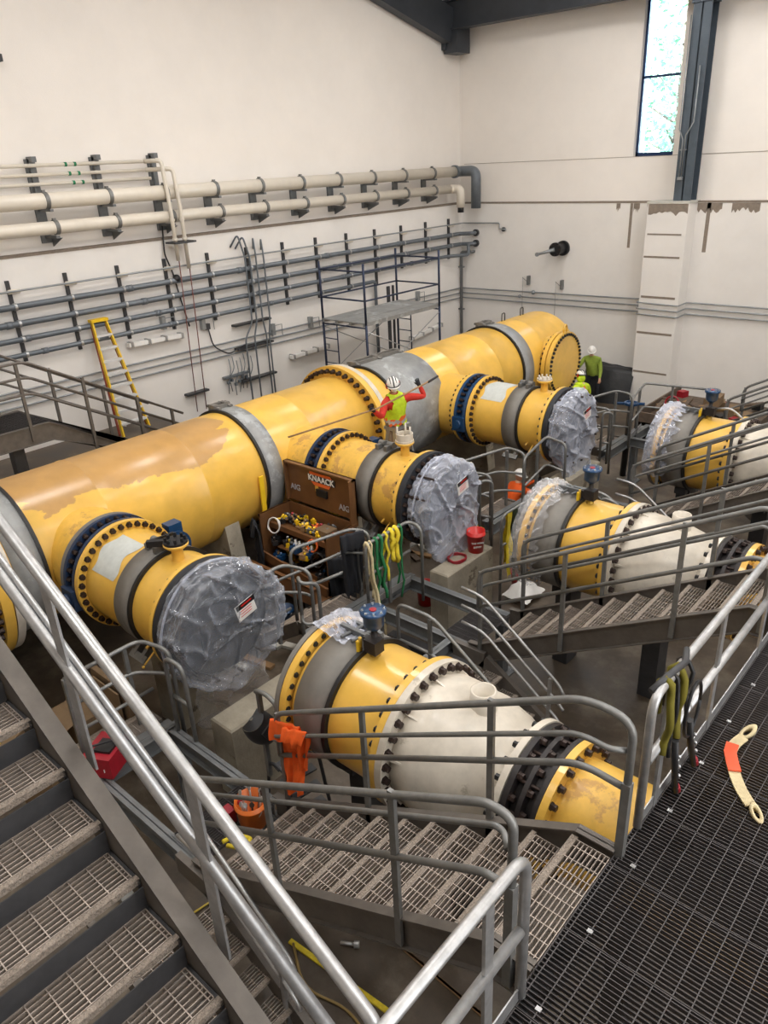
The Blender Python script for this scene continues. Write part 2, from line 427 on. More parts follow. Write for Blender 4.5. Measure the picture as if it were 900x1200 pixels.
# trees outside the window
LEAF = mat('leaves', (150, 190, 150), .8, var=.4, scale=3)
BARK = mat('bark', (120, 104, 88), .9, var=.2, scale=5)
def tree(x, y, h, label, seed):
    random.seed(seed)
    T = Thing('tree', label, 'tree', (x, y, 0), 'trees outside the window')
    b = MB(); b.tube([(x, y, 0), (x+.1, y, h*.5), (x, y+.1, h)], [.2, .14, .04], 8); 
    for k in range(16):
        z = h*(.3+.045*k); a = random.uniform(0, 6.28); l = random.uniform(.8, 1.8)
        b.tube([(x, y, z), (x+cos(a)*l, y+sin(a)*l, z+l*.5)], [.05, .015], 5)
    T.part('trunk', b, BARK)
    b = MB()
    for k in range(2600):
        z = random.uniform(h*.3, h*1.02); rr = 2.0*(1-abs(z/h-.62)*1.1); a = random.uniform(0, 6.28); q = rr*random.random()**.5
        c = V((x+cos(a)*q, y+sin(a)*q, z)); n = V((random.uniform(-1, 1), random.uniform(-1, 1), random.uniform(-1, 1))).normalized(); u = n.orthogonal().normalized()*.11; w = n.cross(u).normalized()*.07
        b.add([c-u, c-w, c+u, c+w], [(0, 1, 2, 3)])
    T.part('foliage', b, LEAF)
tree(-11.2, 27.5, 12.5, 'leafy tree seen through the left half of the tall window', 1)
tree(-12.6, 31, 14, 'leafy tree seen behind the other one through the tall window', 2)

# ================================================================== header pipe
HX, HR = -10.8, 1.08
T = Thing('header_pipe', 'huge yellow header pipe with peeling tan paint and grey sleeves crossing the room', 'pipe', (HX, 0, 0))
T.loc = V((HX, 0, AX)); T.o.location = T.loc
b = MB(); prof = [(-6, HR), (3.6, HR)]
weld = lambda y: [(y-.02, HR), (y-.008, HR+.008), (y+.008, HR+.008), (y+.02, HR)]
ys = [4.8, 6.5, 9.0, 13.58, 15.15]
prof = [(-6, HR)]
for y in ys: prof += weld(y)
prof += [(17.2, HR), (17.22, HR+.006), (17.24, HR), (18.55, HR)]
for k in range(1, 13):
    a = k/12*pi/2; prof.append((18.55+.62*sin(a), HR*cos(a)**.8 if k < 12 else 0))
b.lathe((HX, 0, AX), 'Y', prof, 96)
T.part('pipe_shell', b, HDR)
for y0, y1, m, lab in [(3.25, 3.66, BAND, 'dull grey sleeve'), (7.68, 8.05, BAND, None), (11.35, 12.85, BAND, 'wide brushed grey sleeve'), (16.06, 16.52, BAND, None)]:
    b = MB(); b.lathe((HX, 0, AX), 'Y', [(y0, HR), (y0, HR+.035), (y1, HR+.035), (y1, HR)], 96)
    o = T.part('sleeve', b, m, lab)
    b = MB(); ye = y0 if y0 > 7.5 else y1
    b.ring((HX, 0, AX), 'Y', HR, HR+.05, ye-.025, ye+.025, 96); T.part('sleeve_seal', b, BLACK, parent=o)
    b = MB()   # clamp on the crown
    yc = (y0+y1)/2; w_ = (y1-y0)
    for sx in (-.09, .09): b.box(HX+sx-.3, HX+sx-.26, y0+.02, y1-.02, AX+HR-.02, AX+HR+.09)
    for q in range(3 if w_ > 1 else 2): 
        yy = y0+.06+(w_-.12)*q/(2 if w_ > 1 else 1); b.tube([(HX-.45, yy, AX+HR+.05), (HX-.08, yy, AX+HR+.05)], .03, 8); b.obox((HX-.26, yy, AX+HR+.05), (.12, .1, .1))
    T.part('clamp', b, BANDD, parent=o)
def big_flange(y, side):
    b = MB(); b.ring((HX, 0, AX), 'Y', HR-.02, HR+.21, y-.07, y+.07, 96); b.ring((HX, 0, AX), 'Y', HR-.02, HR+.2, y+.09, y+.2, 96, 1)
    o = T.part('flange', b, [YEL, CREAM])
    bolts(T, T.o, (HX, y-.07, AX), 'Y', HR+.115, 44, .042, -.1)
    return o
big_flange(10.62, 1)
big_flange(2.98, 1)
b = MB(); b.ring((HX, 0, AX), 'Y', HR, HR+.14, 2.3, 2.72, 72); b.ring((HX, 0, AX), 'Y', HR, HR+.2, 1.6, 2.2, 72); T.part('coupling', b, BLACK)
# outlet stubs
for k in (1, 2, 3, 4):
    y = 4.4*k; x1 = -9.3 if k < 4 else -9.62
    b = MB(); b.lathe((0, y, AX), 'X', [(HX+.5, .67), (-9.86, .67), (-9.8, .66), (x1, .66)], 64)
    T.part('outlet', b, YEL2 if k < 3 else YEL)
# blind flange at the far outlet
b = MB(); y = 17.6
b.ring((0, y, AX), 'X', .6, .83, -9.66, -9.56, 72); T.part('flange', b, YEL)
bolts(T, T.o, (-9.68, y, AX), 'X', .75, 36, .035, -.05)
b = MB(); b.disc((0, y, AX), 'X', .83, -9.53, -9.42, 72); o = T.part('blind_cover', b, YEL)
bolts(T, o, (0, 0, 0), 'X', 0, 0, .03, .03)
bolts(T, T.o, (-9.42, y, AX), 'X', .76, 44, .034, .04, m=BLACK)
b = MB(); pts = [(-9.47, y-.07, AX+.8), (-9.47, y-.09, AX+.95), (-9.47, y, AX+1.03), (-9.47, y+.09, AX+.95), (-9.47, y+.07, AX+.8)]; b.tube(fillet(pts, .06), .025, 8); T.part('lifting_eye', b, YEL)
b = MB()   # small eyes and vents on the crown
for yy in (17.0, 17.9): b.tube(fillet([(HX-.2, yy, AX+HR-.05), (HX-.2, yy, AX+HR+.18), (HX-.2, yy+.14, AX+HR+.18), (HX-.2, yy+.14, AX+HR-.05)], .05), .014, 6)
T.part('lug', b, STEELD)
for y in (-2, 1.2, 6.9, 9.8, 14.6, 18.2):   # saddles under the pipe
    b = MB(); n = 16; pts = [(HX-1.15, y-.15, 0)]
    for q in range(n+1):
        a = pi+pi*.16+(pi*.68)*q/n; pts.append((HX+cos(a)*(HR+.01), y-.15, AX+sin(a)*(HR+.01)))
    pts.append((HX+1.15, y-.15, 0)); b.prism(pts, (0, .3, 0)); single('pipe_saddle', b, CONC, 'concrete saddle under the yellow header %s' % {-2: 'near its left end', 1.2: 'left of the first outlet', 6.9: 'behind the brown tool box', 9.8: 'behind the second branch', 14.6: 'right of the third branch', 18.2: 'under the domed end'}[y], 'support', group='header saddles')
for y0, y1 in ((11.4, 12.8), ):
    b = MB(); b.box(HX+.2, HX+1.3, y0, y1, .78, .86); b.bar((HX+1.3, y0, .9), (HX+1.3, y1, .9), .05, .14); T.part('catch_tray', b, GALVD)
b = MB(); b.bar((-9.67, 7.5, 1.15), (-9.66, 7.5, 2.2), .03, .09, (0, 1, 0)); single('spirit_level', b, mat('level_yellow', (238, 196, 40), .4), 'yellow level standing against the header beside the tool box', 'level')

# ================================================================== branch pipes
WL = [('first', 'nearest'), ('second', 'middle'), ('third', 'farthest')]
for k in (1, 2, 3):
    y = 4.4*k; near = WL[k-1][1]
    # ---- butterfly valve
    T = Thing('butterfly_valve', {1: 'grey-blue butterfly valve ring on the nearest branch pipe, dusty and dull', 2: 'blue and grey butterfly valve ring on the middle branch behind the tool box', 3: 'bright blue butterfly valve ring on the farthest branch pipe'}[k], 'valve', (-9.05, y, AX), 'butterfly valves between header and branches')
    vm = {1: BLUED, 2: BLUED, 3: BLUE}[k]
    b = MB(); b.ring((0, y, AX), 'X', .6, .755, -9.3, -9.22, 72); T.part('flange', b, {1: BANDD, 2: YEL2, 3: YEL}[k])
    b = MB(); b.lathe((0, y, AX), 'X', [(-9.21, .6), (-9.21, .76), (-9.15, .76), (-9.14, .67), (-8.99, .67), (-8.98, .76), (-8.92, .76), (-8.92, .6)], 72, 0, False); T.part('valve_body', b, vm)
    bolts(T, T.o, (-9.15, y, AX), 'X', .715, 36, .032, .09)
    if k == 3: bolts(T, T.o, (-9.32, y, AX), 'X', .715, 40, .028, -.03, m=BLACK, name='rear_bolt')
    b = MB(); b.obox((-9.07, y-.73, AX-.12), (.3, .16, .3)); b.tube([(-9.07, y-.8, AX-.12), (-9.07, y-.86, AX-.12)], .09, 16); b.disc((-9.07, y-.62, AX-.1), 'Y', .14, -.1, .0, 20); 
    if k != 2: T.part('bearing_housing', b, BLUED if k < 3 else BLUE)
    b = MB(); gx, gy = -9.05, y+.85
    b.disc((gx, gy, AX+.02), 'X', .22, -.16, .1, 28); b.ring((gx, gy, AX+.02), 'X', .16, .24, .1, .14, 28); b.obox((gx-.02, gy-.1, AX+.0), (.2, .3, .2)); b.obox((gx, gy+.05, AX+.28), (.18, .22, .16)); b.tube([(gx, gy-.25, AX), (gx, gy+.1, AX)], .1, 14)
    for q in range(8): a = q*pi/4; b.disc((gx, gy+.2*cos(a), AX+.02+.2*sin(a)), 'X', .018, .12, .16, 8)
    T.part('gear_box', b, BLUE)
    # ---- branch spool
    T = Thing('branch_pipe', {1: 'yellow branch pipe nearest the camera with a wide grey sleeve and pale patch', 2: 'yellow branch pipe right of the open brown tool box', 3: 'yellow branch pipe farthest back with a large pale grey patch'}[k], 'pipe', (-7.9, y, AX), 'branch pipes off the header')
    b = MB(); b.lathe((0, y, AX), 'X', [(-8.9, .65), (-8.3, .65), (-7.1, .65)], 72); T.part('pipe_shell', b, YEL2 if k == 2 else YEL)
    b = MB(); b.ring((0, y, AX), 'X', .62, .765, -8.9, -8.82, 72); T.part('flange', b, YEL)
    bolts(T, T.o, (-8.82, y, AX), 'X', .71, 36, .036, .05)
    b = MB(); b.ring((0, y, AX), 'X', .62, .765, -7.16, -7.1, 72); T.part('flange', b, YEL)
    bolts(T, T.o, (-7.16, y, AX), 'X', .71, 30, .026, -.05, m=BLACK, name='stud')
    b = MB(); b.lathe((0, y, AX), 'X', [(-8.07, .65), (-8.07, .685), (-7.72, .685), (-7.72, .65)], 72); o = T.part('sleeve', b, BANDD)
    b = MB(); b.ring((0, y, AX), 'X', .65, .7, -7.74, -7.7, 72); T.part('sleeve_seal', b, BLACK, parent=o)
    b = MB(); zt = AX+.68
    for q in (-8.0, -7.82): b.obox((q, y+.0, zt+.03), (.07, .26, .1)); b.disc((q, y+.02, zt+.07), 'X', .05, -.06, .06, 12)
    for q in (-8.0, -7.82): b.obox((q, y-.5, AX-.62), (.06, .2, .1), Matrix.Rotation(.7, 3, 'X'))
    b.obox((-7.9, y-.58, AX-.66), (.34, .1, .05), Matrix.Rotation(.7, 3, 'X'))
    T.part('clamp', b, GALVD, parent=o)
    b = MB(); nx = -7.5; b.lathe((nx, y, AX+.6), 'Z', [(0, .1), (.06, .075), (.2, .07), (.22, .12), (.25, .155), (.28, .155), (.28, 0)], 28); o = T.part('vent_nozzle', b, YEL)
    b = MB()
    if k == 2:
        b.ring((nx, y, AX+.88), 'Z', .12, .14, 0, .14, 24)
        for a in (0, 2.1, 4.2): b.tube([(nx+.12*cos(a), y+.12*sin(a), AX+.88), (nx+.12*cos(a), y+.12*sin(a), AX+1.15)], .015, 6)
    b.disc((nx, y, AX+.88), 'Z', .15, 0, .03, 24)
    for q in range(8): a = q*pi/4+.2; b.disc((nx+.115*cos(a), y+.115*sin(a), AX+.9), 'Z', .02, 0, .06, 6)
    if k == 1: b.bar((nx-.3, y-.22, AX+.86), (nx-.1, y-.02, AX+.86), .07, .08); b.bar((nx-.3, y-.2, AX+.84), (nx-.26, y+.15, AX+.84), .03, .1)
    T.part('blind_cap', b, [CREAM if k == 2 else BLACK][0] if k != 3 else CREAM, parent=o)
    # pale patch on the upper front quarter
    a0, a1 = (.55, 1.5) if k != 3 else (.7, 1.75)
    if k != 2:
        b = MB(); x0, x1 = (-8.72, -8.2)
        b.grid(lambda u, v: (x0+(x1-x0)*u+.04*sin(9*v), y-cos(a0+(a1-a0)*v)*.656, AX+sin(a0+(a1-a0)*v)*.656), 6, 16); T.part('pale_patch', b, PALE)
        if k == 1:
            pass
    b = MB(); b.tube([(-7.35, y-.62, AX-.3), (-7.35, y-.8, AX-.42)], .012, 6); b.sphere((-7.35, y-.82, AX-.44), .02); b.tube([(-7.5, y-.56, AX-.28), (-7.5, y-.66, AX-.32)], .02, 6); T.part('test_cock', b, YEL)
    # ---- concrete or steel support
    b = MB(); b.box(-8.2, -7.7, y-.28, y+.28, 0, 1.2); pts = []
    single('branch_support', b, CONC, 'concrete block under the %s yellow branch pipe' % near, 'support', group='branch supports')
    # ---- wrapped check valve at the open end
    T = Thing('wrapped_valve', {1: 'grey plastic-wrapped valve with white tag on the nearest branch end', 2: 'milky plastic-wrapped valve with white tag above the red bucket', 3: 'pale plastic-wrapped valve with tag beside the crouching lime vest'}[k], 'valve', (-6.8, y, AX), 'wrapped valves on the branch ends')
    b = MB(); b.lathe((0, y, AX), 'X', [(-7.08, .55), (-7.08, .77), (-6.98, .77), (-6.96, .64), (-6.72, .64), (-6.78, .66), (-6.74, .64), (-6.74, 0)], 64, 0, False)
    b.obox((-6.76, y+.05, AX+.02), (.1, .8, .75)); T.part('valve_body', b, mat('charcoal_rubber', (36, 38, 43), .6, var=.3, scale=5))
    bolts(T, T.o, (-6.97, y, AX), 'X', .71, 30, .034, .06)
    bolts(T, T.o, (-6.9, y, AX), 'X', .68, 12, .02, .3, name='stud', a0=.1)
    xa, xb, rr = {1: (-7.0, -6.5, .76), 2: (-6.93, -6.52, .68), 3: (-7.02, -6.66, .7)}[k]
    poly = 9 if k == 1 else 7
    def film(u, v, k=k, y=y, xa=xa, xb=xb, rr=rr, poly=poly):
        a = 2*pi*v; R = rr
        ca, sa = cos(a), sin(a)
        # u 0..0.45 side, rest front face
        if u < .45:
            t = u/.45; x = xa+(xb-xa)*t; q = R*(1+.02*t)
        else:
            t = (u-.45)/.55; x = xb+.06*sin(pi*t*.5)-.1*t*t*(sa < -.2); q = R*1.02*(1-t)
        am = (a % (2*pi/poly))-pi/poly; q *= (1-.10*(1-cos(am)**1)*(u*2 if u < .5 else 1)) if poly else 1
        drop = 0
        if k == 2 and sa < -.15: drop = (-sa-.15)*.42*min(1, u/.45)*(1-max(0, (u-.45)/.55))**.5
        if k == 3 and sa < -.1: drop = (-sa-.1)*.5*min(1, u/.45)*(1-max(0, (u-.45)/.55))**.5
        p = V((x, y+q*ca, AX+q*sa-drop))
        n = noise.noise(V((p.x*2, p.y*1.8, p.z*1.8))+V((k*7, 0, 0)))
        r1 = max(0, 1-7*abs(noise.noise(V((p.x*2.2, p.y*2.0+p.z*1.4, p.z*2.4))+V((0, k*5, 0)))))
        r2 = max(0, 1-6*abs(noise.noise(V((p.x*4, p.y*3.4-p.z*3.6, p.z*2.2+p.y*1.5))+V((k*3, 1, 0)))))
        r3 = max(0, 1-5*abs(noise.noise(V((p.x*9, p.y*5.5+p.z*2, p.z*8))+V((k*2, 4, 0)))))
        d = .06*n+.055*r1**1.5+.035*r2+.014*r3*(1 if sa > .1 or u > .8 else .4)
        if u < .06: d *= u/.06
        if u < .45: p += V((0, ca, sa))*d
        else: p += V((1, 0, 0))*d
        return p
    b = MB(); b.grid(film, 64, 220); T.part('plastic_wrap', b, {1: FILM, 2: FILM3, 3: FILM3}[k])
    b = MB(); b.tube([(xa+.12+.02*sin(3*a_), y+(rr+.03)*cos(a_), AX+(rr+.03)*sin(a_)) for a_ in [pi*.1+q*pi*1.1/40 for q in range(41)]], .014, 6)
    T.part('tape_band', b, FILM3)
    if k == 1:   # clear sheet hanging below
        b = MB()
        b.grid(lambda u, v: V((-6.95+.5*v+.08*noise.noise(V((u*3, v*6, 0))), y-.42+.75*v+.1*noise.noise(V((v*5, u*4, 3))), AX-.6-.85*u+.1*noise.noise(V((v*4, 9, u*2))))), 24, 40)
        T.part('hanging_film', b, FILM2)
    # tag
    ty, tz = {1: (y+.12, AX+.28), 2: (y+.12, AX+.32), 3: (y+.1, AX+.3)}[k]
    Mx = Matrix.Rotation(.22, 3, 'X'); tx = xb+.085
    b = MB(); b.obox((tx, ty, tz), (.006, .28, .22), Mx, 0); b.obox((tx+.004, ty-.0, tz+.075), (.006, .28, .07), Mx, 1); b.obox((tx+.008, ty+.01, tz+.082), (.004, .16, .018), Mx, 2)
    for q in range(3): b.obox((tx+.005, ty, tz+.01-.035*q), (.004, .17, .006), Mx, 2)
    T.part('warning_tag', b, [WHITE, BLACK, RED], 'white tag with black and red header')

# ================================================================== pump discharge pipes
DCOL = mat('coupling_black', (46, 42, 42), .5, .3, var=.3, scale=14)
for k in (1, 2, 3):
    y = 4.4*k; near = WL[k-1][1]
    wh = {1: 'in front of the lower middle stairs', 2: 'between the two right-hand stairs', 3: 'behind the upper right stairs'}[k]
    T = Thing('valve_spool', {1: 'yellow flanged pipe spool with brown-grey sleeve and blue actuator, nearest the camera', 2: 'yellow flanged spool with torn plastic on its grey sleeve, right of the concrete block', 3: 'yellow flanged spool with shiny film collar, upper right by the debris'}[k], 'pipe', (-4.2, y, AX), 'yellow spools on the pump side')
    b = MB(); b.lathe((0, y, AX), 'X', [(-4.8, .65), (-3.65, .65)], 72); b.lathe((0, y, AX), 'X', [(-3.65, .6), (-4.8, .6)], 72); T.part('pipe_shell', b, YEL)
    b = MB(); b.ring((0, y, AX), 'X', .6, .735, -4.9, -4.82, 72); T.part('flange', b, YEL)
    b = MB(); b.ring((0, y, AX), 'X', .6, .745, -4.96, -4.905, 72); T.part('gasket_ring', b, BANDD)
    bolts(T, T.o, (-4.82, y, AX), 'X', .69, 36, .026, .02, m=BLACK)
    b = MB(); b.lathe((0, y, AX), 'X', [(-4.74, .65), (-4.74, .69), (-4.33, .69), (-4.33, .65)], 72); o = T.part('sleeve', b, BANDD)
    b = MB(); b.ring((0, y, AX), 'X', .65, .7, -4.345, -4.3, 72); T.part('sleeve_seal', b, BLACK, parent=o)
    b = MB(); b.box(-4.74, -4.34, y+.05, y+.09, AX+.67, AX+.77); b.box(-4.74, -4.34, y+.22, y+.26, AX+.62, AX+.72)
    for q in (-4.6, -4.46): b.tube([(q, y-.08, AX+.74), (q, y+.3, AX+.7)], .018, 6)
    [T.part('clamp', i_, STEEL, parent=o) for i_ in islands(b)]
    b = MB(); b.ring((0, y, AX), 'X', .6, .755, -3.68, -3.61, 72); T.part('flange', b, YEL)
    bolts(T, T.o, (-3.68, y, AX), 'X', .7, 32, .034, -.045, m=BLACK, name='stud')
    # actuator on top
    ax = -4.22; zt = AX+.64
    T2 = Thing('blue_actuator', {1: 'round blue actuator standing on the nearest yellow spool', 2: 'round blue actuator on the spool behind the middle stairs', 3: 'round blue actuator on the farthest spool, before the debris'}[k], 'actuator', (ax, y, zt), 'blue actuators')
    b = MB(); b.lathe((ax, y, zt), 'Z', [(.3, 0), (.3, .04), (.33, .075), (.36, .1), (.48, .105), (.485, .128), (.52, .128), (.52, 0)], 32); T2.part('housing', b, BLUE)
    b = MB(); b.disc((ax, y, zt), 'Z', .035, .52, .528, 16); T2.part('port_plug', b, REDD)
    bolts(T2, T2.o, (ax, y, zt), 'Z', .105, 8, .011, .015, m=ALU, t0=.52)
    b = MB(); b.lathe((ax, y, zt), 'Z', [(0, .05), (.06, .04), (.09, .035), (.1, .07), (.2, .075), (.22, .035), (.3, .03)], 20); b.obox((ax+.03, y-.05, zt+.16), (.15, .13, .14)); b.obox((ax-.1, y+.02, zt+.1), (.1, .06, .12)); T2.part('valve_block', b, DCOL)
    b = MB(); b.lathe((ax, y, zt), 'Z', [(.0, .055), (.07, .045), (.075, .02)], 16); b.tube([(ax-.12, y-.08, zt+.04), (ax-.12, y-.08, zt+.2)], .018, 8); T2.part('brass_fitting', b, mat('brass', (196, 160, 70), .35, .7))
    b = MB(); b.obox((ax-.13, y-.1, zt+.08), (.035, .03, .17)); T2.part('yellow_handle', b, LADY)
    if k == 3:
        b = MB(); b.tube(fillet([(ax+.1, y, zt+.2), (ax+.35, y, zt+.25), (ax+.75, y-.05, zt-.02)], .1), .02, 8); T2.part('hose', b, GALV)
    # white reducing spool
    T = Thing('white_check_valve', {1: 'cream flanged tapering pipe body with open vent stub, nearest the camera', 2: 'cream tapering pipe body with vent stub behind the middle stair rails', 3: 'cream tapering pipe body at the right edge behind the upper rails'}[k], 'pipe', (-3., y, AX), 'cream tapering pipe bodies')
    b = MB(); b.lathe((0, y, AX), 'X', [(-3.53, .64), (-3.45, .665), (-3.25, .665), (-3.24, .65), (-2.98, .65), (-2.97, .635), (-2.72, .57), (-2.71, .555), (-2.55, .5), (-2.48, .5)], 72); T.part('body', b, CREAM)
    b = MB(); b.ring((0, y, AX), 'X', .6, .76, -3.605, -3.53, 72); T.part('flange', b, CREAM)
    bolts(T, T.o, (-3.53, y, AX), 'X', .71, 32, .034, .055)
    b = MB(); b.ring((0, y, AX), 'X', .48, .635, -2.5, -2.44, 72); T.part('flange', b, CREAM)
    bolts(T, T.o, (-2.5, y, AX), 'X', .59, 24, .03, -.05, m=BLACK, name='stud')
    b = MB(); vx = -2.98; b.lathe((vx, y+.03, AX+.6), 'Z', [(0, .125), (.2, .115), (.2, .095), (.06, .095), (.06, 0)], 28); T.part('vent_stub', b, CREAM)
    b = MB()
    for q in range(10):
        a = q*2*pi/10+.3; c_, s_ = cos(a), sin(a)
        b.prism([(-3.5, y+.655*c_-.0, AX+.655*s_), (-3.5, y+.7*c_, AX+.7*s_), (-3.36, y+.66*c_, AX+.66*s_)], (0, -.02*s_, .02*c_))
    [T.part('rib', i_, CREAM) for i_ in islands(b)]
    # coupling
    T = Thing('flexible_coupling', {1: 'dark bolted coupling between cream body and yellow pipe, nearest', 2: 'dark bolted coupling right of the middle cream body', 3: 'dark bolted coupling of the farthest cream body'}[k], 'coupling', (-2.3, y, AX), 'dark couplings')
    b = MB(); b.lathe((0, y, AX), 'X', [(-2.43, .48), (-2.43, .625), (-2.38, .625), (-2.37, .54), (-2.3, .56), (-2.29, .62), (-2.25, .62), (-2.24, .54), (-2.17, .54), (-2.16, .62), (-2.12, .62), (-2.12, .48)], 72, 0, False); T.part('body', b, DCOL)
    b = MB()
    for q in range(14):
        a = q*2*pi/14; b.tube([(-2.44, y+.585*cos(a), AX+.585*sin(a)), (-2.1, y+.585*cos(a), AX+.585*sin(a))], .016, 6)
    [T.part('tie_rod', i_, BOLT) for i_ in islands(b)]
    bolts(T, T.o, (-2.38, y, AX), 'X', .585, 20, .032, .05); bolts(T, T.o, (-2.25, y, AX), 'X', .585, 20, .032, .05, a0=.15)
    T = Thing('discharge_pipe', {1: 'scuffed yellow pipe running under the near grating platform', 2: 'yellow pipe end at the top of the middle stairs', 3: 'yellow pipe going under the platform at the far right'}[k], 'pipe', (-1, y, AX), 'yellow discharge pipes')
    b = MB(); b.lathe((0, y, AX), 'X', [(-2.06, .49), (-1.4, .49), (-1.39, .495), (-1.38, .49), (5, .49)], 64); T.part('pipe_shell', b, YEL2)
    b = MB(); b.ring((0, y, AX), 'X', .45, .62, -2.115, -2.05, 72); T.part('flange', b, YEL)
    bolts(T, T.o, (-2.05, y, AX), 'X', .57, 24, .03, .05)
    for xs in (-3.1, -4.45):
        b = MB(); b.box(xs-.12, xs+.12, y-.16, y+.16, 0, 1.3); b.box(xs-.1, xs+.1, y-.32, y+.32, 1.25, 1.38); single('spool_support', b, STEELD, 'dark steel stand under the %s %s' % (near, 'cream pipe body' if xs > -4 else 'yellow spool'), 'support', group='spool supports')
# plastic left on spools 2 and 3, crumpled film on 1
def collar(y, seed, a0, a1, x0, x1, m, lab):
    b = MB()
    def fn(u, v):
        a = a0+(a1-a0)*v; edge = .07*noise.noise(V((a*4, seed, 0)))+.05*noise.noise(V((a*11, seed, 2)))
        x = x0+(x1-x0+edge*2)*u; R = .71+.05 if x < -4.8 else .71
        R = max(.70, .78-.1*max(0, (x+4.85)/.3)) if x > -4.88 else .77
        n = .03*max(0, 1-5*abs(noise.noise(V((a*3, x*6, seed)))))+.018*max(0, 1-5*abs(noise.noise(V((a*8, x*12, seed)))))+.03*noise.noise(V((a*2, x*3, seed)))**2
        return V((x, y+cos(a)*(R+n), AX+sin(a)*(R+n)))
    b.grid(fn, 30, 110)
    single('plastic_film_collar', b, m, lab, 'plastic film', (x0, y, AX))
collar(8.8, 2, 1.05, 4.0, -5.0, -4.6, FILM2, 'crumpled clear film round the left rim of the middle spool')
collar(13.2, 5, .9, 3.6, -5.02, -4.62, FILM3, 'shiny crumpled film round the left rim of the farthest spool')
collar(4.4, 8, 1.0, 1.75, -4.95, -4.5, FILM3, 'crumpled white film on top of the nearest spool rim')

# ================================================================== gratings and stairs
RUN, RISE, X0 = .295, .167, -1.6
def grate_mb(w_, l_, z, pitch=.0302, rod=.1016, t=.005, h=.03, along='X'):
    """bars run along `along`; w_ = size along the bars, l_ = size across; origin at corner"""
    b = MB(); n = int(round(l_/pitch))
    for i in range(n+1):
        c = min(i*pitch, l_-t/2)
        if along == 'X': b.box(0, w_, c-t/2, c+t/2, z-h, z)
        else: b.box(c-t/2, c+t/2, 0, w_, z-h, z)
    k = int(w_/rod)
    for i in range(k+1):
        c = .03+i*rod
        if c > w_: break
        if along == 'X': b.box(c-.003, c+.003, 0, l_, z-.006, z+.001)
        else: b.box(0, l_, c-.003, c+.003, z-.006, z+.001)
    e = .003
    if along == 'X': b.box(-e, e, 0, l_, z-h, z); b.box(w_-e, w_+e, 0, l_, z-h, z)
    else: b.box(0, l_, -e, e, z-h, z); b.box(0, l_, w_-e, w_+e, z-h, z)
    return b
# the platform
PX0 = -1.31
seam = .573; ny = 24
proto = None
random.seed(5)
for i in range(-5, ny):
    yy = 2.245+seam*i
    lab = 'platform grating panel, %s along the walkway' % ('in the foreground' if i < 3 else 'beside the harness rail' if i < 7 else 'far along')
    if proto is None:
        T = Thing('walkway_grating', 'steel grating panel of the upper platform floor', 'grating', (PX0, yy, P), 'platform grating panels')
        g = grate_mb(2.2, seam-.008, 0); g.v = [(x+PX0, y_+yy, z+P) for x, y_, z in g.v]
        gp = T.part('grating', g, GRATED)
        b = MB()
        b.obox((PX0+.13, yy+.06, P+.004), (.032, .026, .01))
        T.part('clip', b, GALV); proto = T.o
    else:
        c = copy_tree(proto, (PX0, yy, P))
b = MB(); b.box(PX0+.0, PX0+.09, -.6, 16.2, P-.28, P-.035); b.box(.75, .84, -.6, 16.2, P-.28, P-.035)
single('platform_beam', b, STEELD, 'dark steel beams carrying the upper grating platform', 'beam')
for i, yy in enumerate((1.2, 3.3, 7.5, 11.8, 15.9)):
    b = MB(); b.box(-1.2, -1.05, yy-.08, yy+.08, 0, P-.28); b.box(-1.28, -.97, yy-.15, yy+.15, 0, .03)
    single('platform_column', b, STEELD, 'steel column under the platform edge', 'column', (-1.1, yy, 0), group='platform columns')

def stair(idx, y0, label, n=11, w_=.94, x0=X0):
    T = Thing('stair', label, 'stairs', (x0, y0, 0), 'platform stairs')
    for yy in (y0-.05, y0+w_+.02):
        b = MB(); slope = RISE/RUN; xe = x0-RUN*n; ze = P-RISE*n
        th = .3
        def top(x): return P+.04+(x-x0)*slope
        xs = [(x0+.29, P+.04, P-.26), (x0+.02, P+.04, P-.26), (xe+.1, top(xe+.1), top(xe+.1)-th), (xe-.05, top(xe+.1)-.02, W-.2)]
        # web
        pts = [(x, yy+.015, zt) for x, zt, zb in xs]+[(x, yy+.015, zb) for x, zt, zb in reversed(xs)]
        b.prism(pts, (0, .008, 0))
        sgn = 1
        for a, c in ((0, 1), (1, 2), (2, 3)):
            for zi in (1, 2):
                o_ = -.006 if zi == 1 else .006
                b.bar((xs[a][0], yy+.02, xs[a][zi]+o_), (xs[c][0], yy+.02, xs[c][zi]+o_), .075, .012, (0, 0, 1))
        T.part('stringer', b, GALVB)
    first = None
    for k in range(0, n):
        zz = P-RISE*k; xx = x0-RUN*k
        if k == 0:
            g = grate_mb(w_-.04, abs(PX0-x0)-.05, 0, along='Y'); g.v = [(x+x0+.04, y_+y0+.02, z+P) for x, y_, z in g.v]
            T.part('landing_grating', g, GRATE)
            b = MB(); b.box(x0, x0+.045, y0+.02, y0+w_-.0, P-.04, P+.003); T.part('nosing', b, NOSE)
            continue
        if first is None:
            g = grate_mb(w_-.04, .235, 0, along='Y')
            g.v = [(x+xx+.04, y_+y0+.02, z+zz) for x, y_, z in g.v]
            first = T.part('tread', g, GRATE)
            b = MB(); b.box(xx, xx+.036, y0+.02, y0+w_, zz-.03, zz+.003); ns = T.part('nosing', b, NOSE, parent=first)
            base = k
        else:
            c = first.copy(); COL.objects.link(c); c.parent = T.o; c.location = (-RUN*(k-base), 0, -RISE*(k-base))
            d = ns.copy(); COL.objects.link(d); d.parent = c
    g = grate_mb(w_-.04, .5, 0, along='Y'); g.v = [(x+xe-.52, y_+y0+.02, z+W+.0) for x, y_, z in g.v]; T.part('foot_grating', g, GRATED)
    return T
SY = [2.5, 6.95, 11.38, 15.8]
